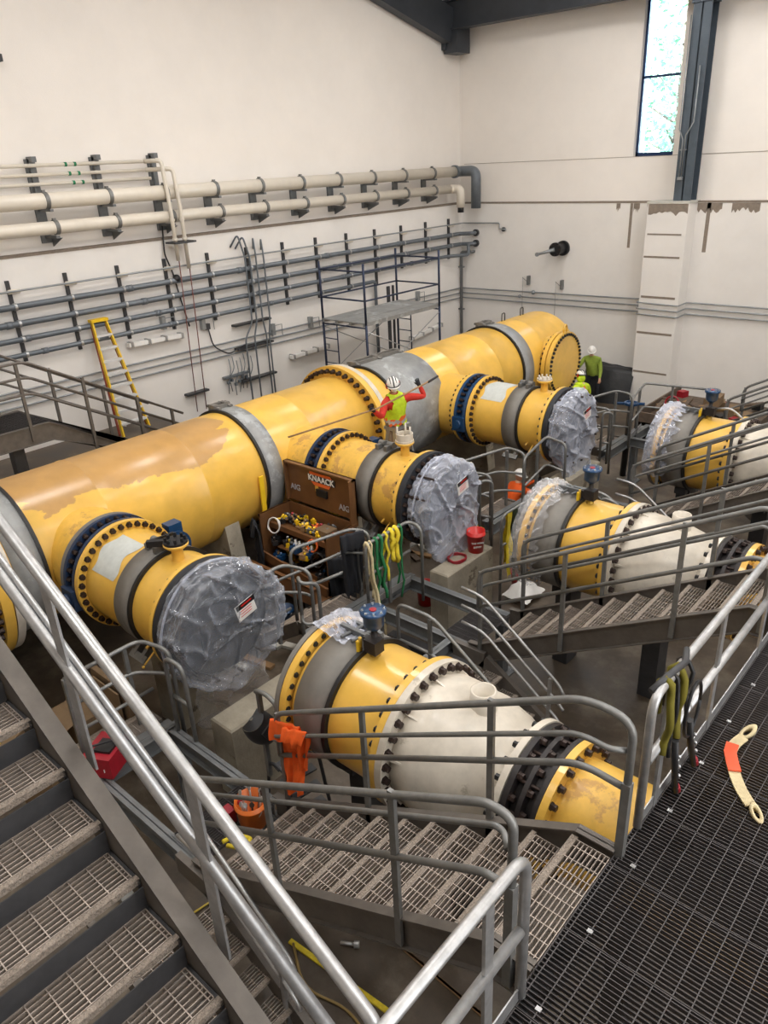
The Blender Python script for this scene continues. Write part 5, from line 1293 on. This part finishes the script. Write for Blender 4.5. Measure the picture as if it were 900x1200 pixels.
bucket((-5.9, 13.3, 0), .15, .36, RED, 'red bucket behind the middle blue actuator')
T = bucket((-4.84, 3.14, W+.02), .16, .3, mat('orange_plastic', (214, 110, 40), .4), 'orange bucket full of wrenches at the stair foot')
random.seed(4)
for q in range(9):
    a = random.uniform(0, 6.28); p = V((-4.84+.07*cos(a), 3.14+.07*sin(a), W+.12)); d = V((cos(a)*.05, sin(a)*.05, .24)); b = MB(); b.tube([p, p+d], .011, 6); b.disc(p+d, (random.random()-.5, -1, .5), .026, -.006, .006, 10)
    single('wrench', b, ALU if q % 3 else BOLT, 'wrench sticking out of the orange bucket', 'wrench', p, 'wrenches in the orange bucket')
b = MB(); b.obox((-5.05, 3.0, W+.09), (.12, .1, .16)); b.tube([(-5.03, 3.05, W+.15), (-4.93, 3.1, W+.3)], .018, 8); single('red_grinder', b, REDD, 'dark red tool beside the orange bucket', 'tool')
b = MB(); b.tube(fillet([(-4.75, 2.75, W+.1), (-4.6, 2.8, W+.13), (-4.62, 2.95, W+.1), (-4.8, 2.9, W+.08), (-4.82, 2.75, W+.1)], .05), .022, 8); single('yellow_strap', b, YELW, 'small yellow strap heap right below the orange bucket', 'strap')
coil((-6.38, 8.68, 1.15), .15, .013, REDD, 'air_hose', 'dark red hose coil on the pale concrete pier beside the bucket', 'hose', 4)
# red case on the low walkway
T = Thing('red_case', 'dark red tool case behind the diagonal railing, lower left', 'case', (-6.75, 2.62, W))
b = MB(); b.obox((-6.75, 2.66, W+.14), (.34, .42, .26), Matrix.Rotation(.5, 3, 'Z')); T.part('shell', b, REDD)
b = MB(); b.tube(fillet([(-6.8, 2.5, W+.28), (-6.76, 2.5, W+.36), (-6.66, 2.72, W+.36), (-6.7, 2.75, W+.28)], .04), .014, 6); b.obox((-6.72, 2.66, W+.28), (.2, .2, .04), Matrix.Rotation(.5, 3, 'Z')); T.part('handle', b, BLACK)
b = MB(); b.obox((-6.6, 2.57, W+.12), (.006, .14, .04), Matrix.Rotation(.5, 3, 'Z')); T.part('white_logo', b, WHITE)
b = MB(); b.tube(fillet([(-6.1, 2.2, .02), (-5.95, 2.5, .02), (-5.7, 2.5, .02), (-5.75, 2.2, .02), (-5.3, 2.25, .02), (-5.2, 2.9, .02), (-4.6, 3.3, .02)], .2, 8), .011, 6); single('yellow_hose', b, mat('yellow_hose', (196, 170, 60), .5), 'thin yellow hose curling on the floor, lower left', 'hose')
b = MB(); b.tube(fillet([(-4.2, 2.95, .02), (-3.8, 2.7, .02), (-3.3, 2.85, .02), (-2.9, 2.7, .02)], .2, 8), .014, 6); single('yellow_hose', b, mat('tan_hose', (150, 126, 76), .5), 'tan hose lying on the floor under the diagonal railing', 'hose')
b = MB(); b.bar((-4.25, 2.95, .015), (-3.05, 3.05, .015), .05, .02); single('floor_strip', b, YELW, 'yellow strip on the dark floor under the diagonal railing', 'strip')
for dx in (0, .06): b = MB(); b.bar((-3.35+dx, 3.6, .02), (-2.1+dx, 3.55, .02), .025, .025); single('metal_rod', b, WOOD, 'long thin rod on the floor below the stairs, %s of a pair' % ('left' if dx == 0 else 'right'), 'rod')
b = MB(); b.tube([(-3.84, 3.25, .03), (-3.72, 3.32, .03)], .018, 8); b.disc((-3.7, 3.33, .035), (.23, .17, 0), .034, -.02, .03, 14); single('steel_bolt', b, GALV, 'shiny big bolt lying on the floor below the lower stairs', 'bolt')
b = MB(); b.bar((-6.2, 2.2, .08), (-4.2, 1.9, .08), .14, .14); single('loose_channel', b, GALVD, 'grey steel channel lying on the floor under the diagonal rails', 'channel')

# lifting straps on the railing
random.seed(9)
spec = [(6.8, .05, TANW, 'tan', W-.45, .25), (6.87, .03, TANW, 'tan', W+.2, .0), (6.98, .05, GREENW, 'green', W+.05, .0), (7.08, .06, GREENW, 'green', W+.1, .05), (7.2, .05, YELW, 'yellow', W+.35, 0), (7.32, .08, YELW, 'yellow', W+.62, 0), (7.42, .08, YELW, 'yellow', W+.55, 0), (7.52, .04, GREENW, 'green', W-.1, 0)]
side_w = ['leftmost', 'second from left', 'third from left', 'fourth from left', 'fifth from left', 'sixth from left', 'seventh from left', 'rightmost']
for q, (y, w_, m, cn, zb, lean) in enumerate(spec):
    b = MB()
    for s in (0, 1):
        x_ = -6.545 if s == 0 else -6.62; zz = zb+.15*s
        pts = [(-6.58, y, TOPZ+.035), (x_, y+.01, TOPZ-.02)]
        for k_ in range(1, 9): t = k_/8; pts.append((x_+.02*sin(k_*1.3+q)+lean*t*.6, y+lean*t*.5+.02*sin(k_*2+q*2), TOPZ-.02-(TOPZ-zz)*t))
        b.tube(pts, w_*.42, 7)
    single('lifting_strap', b, m, '%s lifting strap, %s on the railing before the milky valve' % (cn, side_w[q]), 'strap', (-6.58, y, TOPZ), 'straps on the railing')
# straps left of the middle stairs
for y, m, zb, lab in ((9.55, YELW, W-.5, 'yellow strap hanging right of the concrete pier'), (9.72, DGREEN, W-.6, 'dark green cloth strap right of the yellow one by the pier')):
    b = MB(); x_ = -5.95
    b.grid(lambda u, v: V((x_+.02*sin(v*9+u*3)+.03*noise.noise(V((u*3, v*5, y))), y+.16*(u-.5)+.015*sin(v*14), 1.75-(1.75-zb)*v)), 6, 24)
    b.grid(lambda u, v: V((x_-.06+.02*sin(v*9+u*3), y+.15*(u-.5)+.015*sin(v*12), 1.75-(1.75-zb)*v*.8)), 6, 24)
    single('hanging_strap', b, m, lab, 'strap', (x_, y, 1.7))
guard('low rail carrying the yellow and dark green straps', [(-5.98, 9.35, .0), (-5.98, 9.35, 1.74), (-5.98, 10.1, 1.74), (-5.98, 10.1, 0)], [[(-5.98, 9.35, 1.2), (-5.98, 10.1, 1.2)]], [])
b = MB(); 
b.grid(lambda u, v: V((-6.1+.5*u+.05*noise.noise(V((u*5, v*5, 2))), 9.6+.6*v, .1+.12*noise.noise(V((u*4, v*4, 7)))**2+.25*sin(pi*u)*sin(pi*v))), 12, 12)
single('plastic_sheet', b, WHITE, 'crumpled white sheet left of the middle stairs foot', 'sheet', (-5.9, 9.8, 0))

# orange shirt and welding helmet
drape('orange_shirt', 'bright orange shirt hanging on the railing end by the yellow spool', 'shirt', ORANGE, (-4.78, 3.46, W+1.06), (-4.34, 3.46, W+1.2), W+1.14, W+.25, .035, 3, sway=.09, taper=.45)
drape('orange_shirt_sleeve', 'short orange fold of the hanging shirt over the rail', 'shirt', ORANGE, (-4.55, 3.42, W+1.12), (-4.2, 3.42, W+1.25), W+1.18, W+.68, .04, 13, sway=.08, taper=.6)
T = Thing('welding_helmet', 'black welding helmet hanging by the concrete pier', 'helmet', (-5.36, 3.75, 1.6))
b = MB(); Mh = Matrix.Rotation(.5, 3, 'X')
def helm(u, v):
    a = -pi*.62+pi*1.24*u; z = .17-.36*v; r = .135+.03*sin(pi*v)-.06*max(0, v-.7)
    p = Mh @ V((r*cos(a)*1.0, r*sin(a), z)); return V((-5.33, 3.72, 1.62))+p
b.grid(helm, 20, 14); b.grid(lambda u, v: V((-5.33, 3.72, 1.62))+Mh @ V(((.02+.11*v)*cos(-pi*.62+pi*1.24*u), (.02+.11*v)*sin(-pi*.62+pi*1.24*u), .17+.03*(1-v))), 20, 4); T.part('shell', b, BLACK)
b = MB(); b.obox((-5.17, 3.7, 1.66), (.02, .13, .11), Mh); T.part('visor', b, DCOL)
b = MB(); b.tube([V((-5.33, 3.72, 1.62))+Mh @ V((.12*cos(a), .12*sin(a), .02)) for a in [pi*.5+pi*k_/10 for k_ in range(11)]], .01, 6); b.tube([V((-5.33, 3.72, 1.62))+Mh @ V((-.06*sin(a), .12*cos(a), .02+.12*sin(a))) for a in [pi*k_/10 for k_ in range(11)]], .009, 6); T.part('headband', b, GALVD)
b = MB()
T = Thing('folding_stool', 'dark slatted metal step frame beside the orange shirt', 'steps', (-5.1, 4.1, 0))
for s in (0, .42):
    b = MB(); b.tube(fillet([(-5.5+s*.2, 3.75+s, 0), (-5.3+s*.2, 3.75+s, 1.15), (-5.05+s*.2, 3.75+s, 1.15), (-4.85+s*.2, 3.75+s, 0)], .12), .02, 8); T.part('frame', b, STEELD)
for q in range(5): b = MB(); z = 1.1-.2*q; b.bar((-5.2+.06*q, 3.75, z), (-5.12+.06*q, 4.17, z), .12, .02); T.part('step', b, STEELD)

# harness on the platform railing
T = Thing('safety_harness', 'yellow and black fall harness hanging over the bright platform railing', 'harness', (-1.3, 4.1, P+1.08))
zr = P+1.08; xr = PX0+.02
for y0, l, m, w_, nm in ((3.93, .55, YELW, .05, 'shoulder_strap'), (4.02, .62, BLACK, .03, 'chest_strap'), (4.1, .5, YELW, .05, 'shoulder_strap'), (4.22, .45, BLACK, .03, 'chest_strap')):
    b = MB(); pts = [(xr-.035, y0+.02, zr-.25), (xr-.035, y0, zr), (xr, y0, zr+.035), (xr+.035, y0, zr)]
    for k_ in range(1, 9): t = k_/8; pts.append((xr+.05+.02*sin(k_+y0*9), y0+.03*sin(k_*1.1+y0*5), zr-l*t))
    b.tube(pts, w_*.5, 7); T.part(nm, b, m if m is not YELW else mat('harness_yellow', (104, 96, 16), .8))
b = MB(); b.tube([(xr-.04, 3.8, zr+.0), (xr+.0, 3.95, zr+.045), (xr+.03, 4.15, zr+.045), (xr-.02, 4.3, zr+.04)], .022, 8); T.part('lanyard', b, STEELD)
for y0, dy in ((4.05, .12), (4.3, .2)):
    b = MB(); b.tube([(xr+.07, y0, zr-.5), (xr+.08, y0+dy*.3, zr-.75), (xr+.08, y0+dy, zr-1.03)], .024, 8); o = T.part('leg_strap', b, BLACK)
    b = MB(); 
    for t in (.3, .5, .7): b.sphere((xr+.1, y0+dy*t, zr-.5-.5*t), .014, 0, 8)
    [T.part('grommet', i_, ALU, parent=o) for i_ in islands(b)]
    b = MB(); b.tube([(xr+.08, y0+dy, zr-.98), (xr+.08, y0+dy+.05, zr-1.06)], .027, 8); T.part('red_buckle', b, REDD, parent=o)
b = MB(); b.tube([(xr+.07, 4.32+.13*cos(a), zr-.42+.22*sin(a)) for a in [2*pi*k_/20 for k_ in range(21)]], .012, 6); T.part('loop', b, BLACK)
# sling on the platform
T = Thing('webbing_sling', 'tan webbing sling with orange tag lying on the platform grating', 'sling', (-1.0, 4.7, P))
pts = [(-1.03, 5.03, .02), (-1.06, 4.92, .015), (-1.05, 4.8, .012), (-.99, 4.68, .012), (-.93, 4.58, .012), (-.86, 4.48, .012), (-.77, 4.39, .012)]
def ribbon(pts, w_, m, nm, lift=0., tw=None):
    b = MB(); P_ = [V((x, y, P+z+lift)) for x, y, z in pts]; vs = []; n_ = len(P_)
    for i, p in enumerate(P_):
        t = (P_[min(i+1, n_-1)]-P_[max(i-1, 0)]).normalized(); s = t.cross(V((0, 0, 1))).normalized(); ww = w_[i] if isinstance(w_, list) else w_
        for dz in (0, .012):
            vs += [p-s*ww+V((0, 0, dz)), p+s*ww+V((0, 0, dz))]
    fs = []
    for i in range(n_-1):
        a, c = i*4, i*4+4; fs += [(a+2, a+3, c+3, c+2), (a, c, c+1, a+1), (a, a+2, c+2, c), (a+1, c+1, c+3, a+3)]
    fs += [(0, 1, 3, 2), (n_*4-4, n_*4-2, n_*4-1, n_*4-3)]
    b.add(vs, fs, 0, False); return T.part(nm, b, m)
ribbon(fillet(pts, .06), .04, TANW, 'webbing')
ribbon([(-1.065, 4.9, .03), (-1.05, 4.8, .03), (-.995, 4.69, .03), (-.96, 4.63, .03)], .044, mat('orange_tag', (222, 88, 50), .6), 'orange_tag')
for (x_, y_, rot, r) in ((-1.02, 5.1, -.35, .042), (-.72, 4.33, .75, .036)):
    b = MB(); n_ = 20; vs = []
    for k_ in range(n_):
        a_ = 2*pi*k_/n_
        for rr_, zz_ in ((r*.55, .014), (r*1.05, .014), (r*1.05, .045+.02*sin(a_)), (r*.55, .045+.02*sin(a_))):
            u_, w_ = rr_*cos(a_)*.9, rr_*sin(a_)*2.0; vs.append((x_+u_*cos(rot)-w_*sin(rot), y_+u_*sin(rot)+w_*cos(rot), P+zz_))
    fs = []
    for k_ in range(n_):
        c_ = (k_+1) % n_
        for e_ in range(4): fs.append((k_*4+e_, k_*4+(e_+1) % 4, c_*4+(e_+1) % 4, c_*4+e_))
    b.add(vs, fs, 0, True); T.part('eye_loop', b, TANW)

# things on the floor at the far right
b = MB(); random.seed(31)
b.grid(lambda u, v: V((-10.75+1.55*u, 21.25+.55*v-.25*sin(pi*u)*(1-v), (1.08-.12*u)*min(1, v*2.2)**.7+.05*noise.noise(V((u*4, v*4, 3)))) if v < .5 else V((-10.75+1.55*u, 21.25+.55*v, 1.08-.12*u+.05*noise.noise(V((u*4, v*4, 3)))))), 24, 20)
single('tarp_pile', b, TARP, 'black tarpaulin covering a stack against the back wall', 'tarpaulin')
for q in range(6):
    b = MB(); b.obox((-9.12+.09*q, 21.85, .52), (.07, .04, 1.04), Matrix.Rotation(.05*(q % 2), 3, 'Y')); single('timber_board', b, WOODD, 'dark weathered board leaning against the wall beside the black tarpaulin', 'board', (-9.1+.09*q, 21.85, 0), 'boards by the tarpaulin')
tl2 = [(CARD, 'cardboard box'), (WOODD, 'dark scrap board'), (REDD, 'red container'), (BLACK, 'black bag'), (WOOD, 'wooden offcut')]
random.seed(17)
for q in range(26):
    x = random.uniform(-7.3, -5.2); y = random.uniform(18.3, 20.3); m, nm = random.choice(tl2 if q > 4 else tl2[:1]); b = MB()
    sx, sy, sz = (random.uniform(.3, .5), random.uniform(.25, .4), random.uniform(.15, .3)) if nm == 'cardboard box' else (random.uniform(.6, 1.3), .1, .05) if 'o' in nm and 'board' in nm or 'offcut' in nm else (.22, .2, .16)
    b.obox((x, y, sz/2+(.7 if y < 20.6 else 0)+random.uniform(0, .35)*(q > 8)), (sx, sy, sz), Matrix.Rotation(random.uniform(0, 3), 3, 'Z')); 
    if nm == 'cardboard box': b.obox((x+.1, y, sz+.02), (sx*.5, sy*.9, .01), Matrix.Rotation(.4, 3, 'Y'))
    single(nm.replace(' ', '_'), b, m, '%s in the scrap heap by the back wall, upper right' % nm, 'scrap', (x, y, 0), 'scrap heap at the upper right')
b = MB(); b.box(-7.55, -5.0, 17.95, 18.0, 0, .95); b.box(-7.55, -7.5, 17.95, 20.8, 0, .95); b.box(-7.55, -5.0, 17.95, 20.8, 0, .7); single('debris_bin', b, WOODD, 'open-topped bin side holding the scrap heap, upper right', 'bin')
coil((-6.9, 18.6, 1.1), .17, .022, REDD, 'air_hose', 'dark red hose looping over the scrap heap', 'hose', 2, (.1, -1, .2))
# blue-capped post by the far railing
T = Thing('valve_post', 'dark post with bright blue top behind the far guard rail', 'valve', (-6.9, 16.0, 0))
b = MB(); b.tube([(-6.9, 16.0, 0), (-6.85, 16.0, 1.75)], .07, 12); T.part('post', b, BLACK)
b = MB(); b.ring((-6.85, 16.0, 1.75), 'Z', .12, .16, 0, .05, 20); b.tube([(-7.2, 15.85, 1.76), (-6.6, 16.15, 1.76)], .035, 8); T.part('blue_top', b, BLUE)
# timber and scrap on the floor behind the third branch
random.seed(41)
for q in range(14):
    b = MB(); x = random.uniform(-9.4, -7.6); y = random.uniform(9.9, 12.2) if q < 9 else random.uniform(5.2, 6.6); a = random.uniform(-.5, .5)
    b.obox((x, y, .026), (random.uniform(.5, 1.1), .12, .05), Matrix.Rotation(a, 3, 'Z')); single('timber_offcut', b, random.choice([WOODD, WOOD, GREYC]), 'timber offcut scattered on the floor between the branch pipes', 'timber', (x, y, 0), 'timber offcuts')
for q, (x, y, rot) in enumerate(((-8.6, 11.0, .4), (-8.9, 10.7, .7), (-8.3, 11.5, .1))):
    b = MB(); b.tube([(x-.5, y, .075), (x+.5, y+.5*rot, .075)], .07, 12); single('yellow_pipe', b, YELW if q else YEL, '%s short yellow pipe lying under the farthest branch' % ('large', 'thin', 'pale')[q], 'pipe', (x, y, .3))
for q, (x, y) in enumerate(((-8.4, 3.1), (-7.9, 2.4), (-8.8, 2.2))):
    b = MB(); b.obox((x, y, .35), (.6, .45, .7), Matrix.Rotation(.3*q, 3, 'Z')); b.obox((x+.05, y-.3, .72), (.5, .3, .01), Matrix.Rotation(.3, 3, 'X')); single('cardboard_box', b, CARD, 'opened cardboard box on the floor under the nearest branch, %s' % ('middle', 'right', 'left')[q], 'box', (x, y, 0), 'boxes under the nearest branch')
b = MB(); b.box(-8.35, -7.5, 3.35, 3.42, .0, 1.25); b.obox((-7.9, 3.3, .9), (.6, .02, .6)); single('cardboard_sheet', b, CARD, 'tall cardboard sheet behind the hairpin rail under the nearest branch', 'cardboard', (-7.9, 3.4, 0))
coil((-8.7, 2.0, .75), .2, .012, YELW, 'yellow_wire', 'tangled thin yellow wire on the boxes at lower left', 'wire', 4, (.2, .1, 1))
coil((-9.0, 6.6, .04), .25, .015, BLACK, 'cable_coil', 'black cable heap below the railing left of the brown chest', 'cable', 5)
bucket((-8.6, 6.85, 0), .14, .3, BLUE, 'blue container behind the twin hooped rail')
b = MB()
for q in range(9): b.obox((-6.45, 6.2+.11*q-.3, .12), (.5, .06, .24), Matrix.Rotation(.2, 3, 'Z'))
single('cable_ramp', b, BLACK, 'black ribbed rubber track beside the grating steps', 'mat', (-6.45, 6.2, 0))
b = MB(); b.box(-7.3, -6.6, 12.0, 12.9, .0, .35); 
for q in range(7): b.box(-7.35, -6.55, 12.05+.12*q, 12.1+.12*q, .35, .45)
single('ribbed_crate', b, STEELD, 'dark ribbed crate under the farthest wrapped valve', 'crate', (-7, 12.4, 0))
b = MB(); b.box(-5.9, -5.0, 12.6, 13.2, .35, .4); single('grating_offcut', b, STEELD, 'dark mesh panel on the floor behind the middle actuator', 'panel', (-5.4, 12.9, .3))
b = MB(); b.obox((-6.1, 7.55, .1), (1.5, .16, .12), Matrix.Rotation(.05, 3, 'Z')); b.obox((-5.9, 7.3, .06), (1.4, .12, .1)); single('steel_bars', b, STEELD, 'dark bars lying on the floor beneath the walkway beam', 'bars', (-6, 7.5, 0))

# ================================================================== light and camera
w = bpy.data.worlds.new('sky'); SC.world = w; w.use_nodes = True; nt = w.node_tree
sky = nt.nodes.new('ShaderNodeTexSky'); sky.sky_type = 'NISHITA'; sky.sun_elevation = radians(48); sky.sun_rotation = radians(200); sky.sun_disc = False
bg = nt.nodes['Background']; nt.links.new(sky.outputs[0], bg.inputs[0]); bg.inputs[1].default_value = 3.0
def area(name, loc, size, power, col=(1, 1, 1), rot=(0, 0, 0)):
    l = bpy.data.lights.new(name, 'AREA'); l.shape = 'RECTANGLE'; l.size, l.size_y = size; l.energy = power; l.color = col
    o = bpy.data.objects.new(name, l); COL.objects.link(o); o.location = loc; o.rotation_euler = rot; return o
for i, (x, y) in enumerate([(-10.5, 3), (-10.5, 10), (-10.5, 17), (-5, -1), (-5, 6), (-5, 13), (-5, 19), (1, 2), (1, 9), (1, 16), (6, 5), (6, 14)]):
    area('high_bay_lamp', (x, y, 12.2), (1.6, 1.6), 225, (1, .98, .955))
area('side_fill_light', (9.2, 4, 7.5), (12, 6), 1000, (.93, .96, 1), (0, radians(90), 0))  # added cool fill light inside the solid right wall, brightens the lower room
sun = bpy.data.lights.new('sun', 'SUN'); sun.energy = 40; sun.angle = .02
so = bpy.data.objects.new('sun', sun); COL.objects.link(so); so.rotation_euler = (radians(50), 0, radians(20))

cam = bpy.data.cameras.new('camera'); co = bpy.data.objects.new('camera', cam); COL.objects.link(co)
pt_, yw_, rl_ = 0.434294, 0.7396745, 0.0506142
f = V((-sin(yw_)*cos(pt_), cos(yw_)*cos(pt_), -sin(pt_))); rt = V((cos(yw_), sin(yw_), 0)); dn = f.cross(rt)
r2 = rt*cos(rl_)+dn*sin(rl_); d2 = -rt*sin(rl_)+dn*cos(rl_)
co.matrix_world = Matrix((( r2.x, -d2.x, -f.x, 0), (r2.y, -d2.y, -f.y, 0), (r2.z, -d2.z, -f.z, 7.0), (0, 0, 0, 1)))
cam.sensor_fit = 'VERTICAL'; cam.sensor_height = 36; cam.lens = 36*884.77/1200; cam.clip_start = .05; cam.clip_end = 200
SC.camera = co
SC.view_settings.view_transform = 'Standard'; SC.view_settings.look = 'None'; SC.view_settings.exposure = .06; SC.view_settings.gamma = 1; SC.view_settings.use_curve_mapping = False
SC.cycles.use_denoising = True
SC.cycles.max_bounces = 8; SC.cycles.transparent_max_bounces = 12; SC.cycles.diffuse_bounces = 4
SC.cycles.use_light_tree = True
SC.cycles.caustics_reflective = False; SC.cycles.caustics_refractive = False
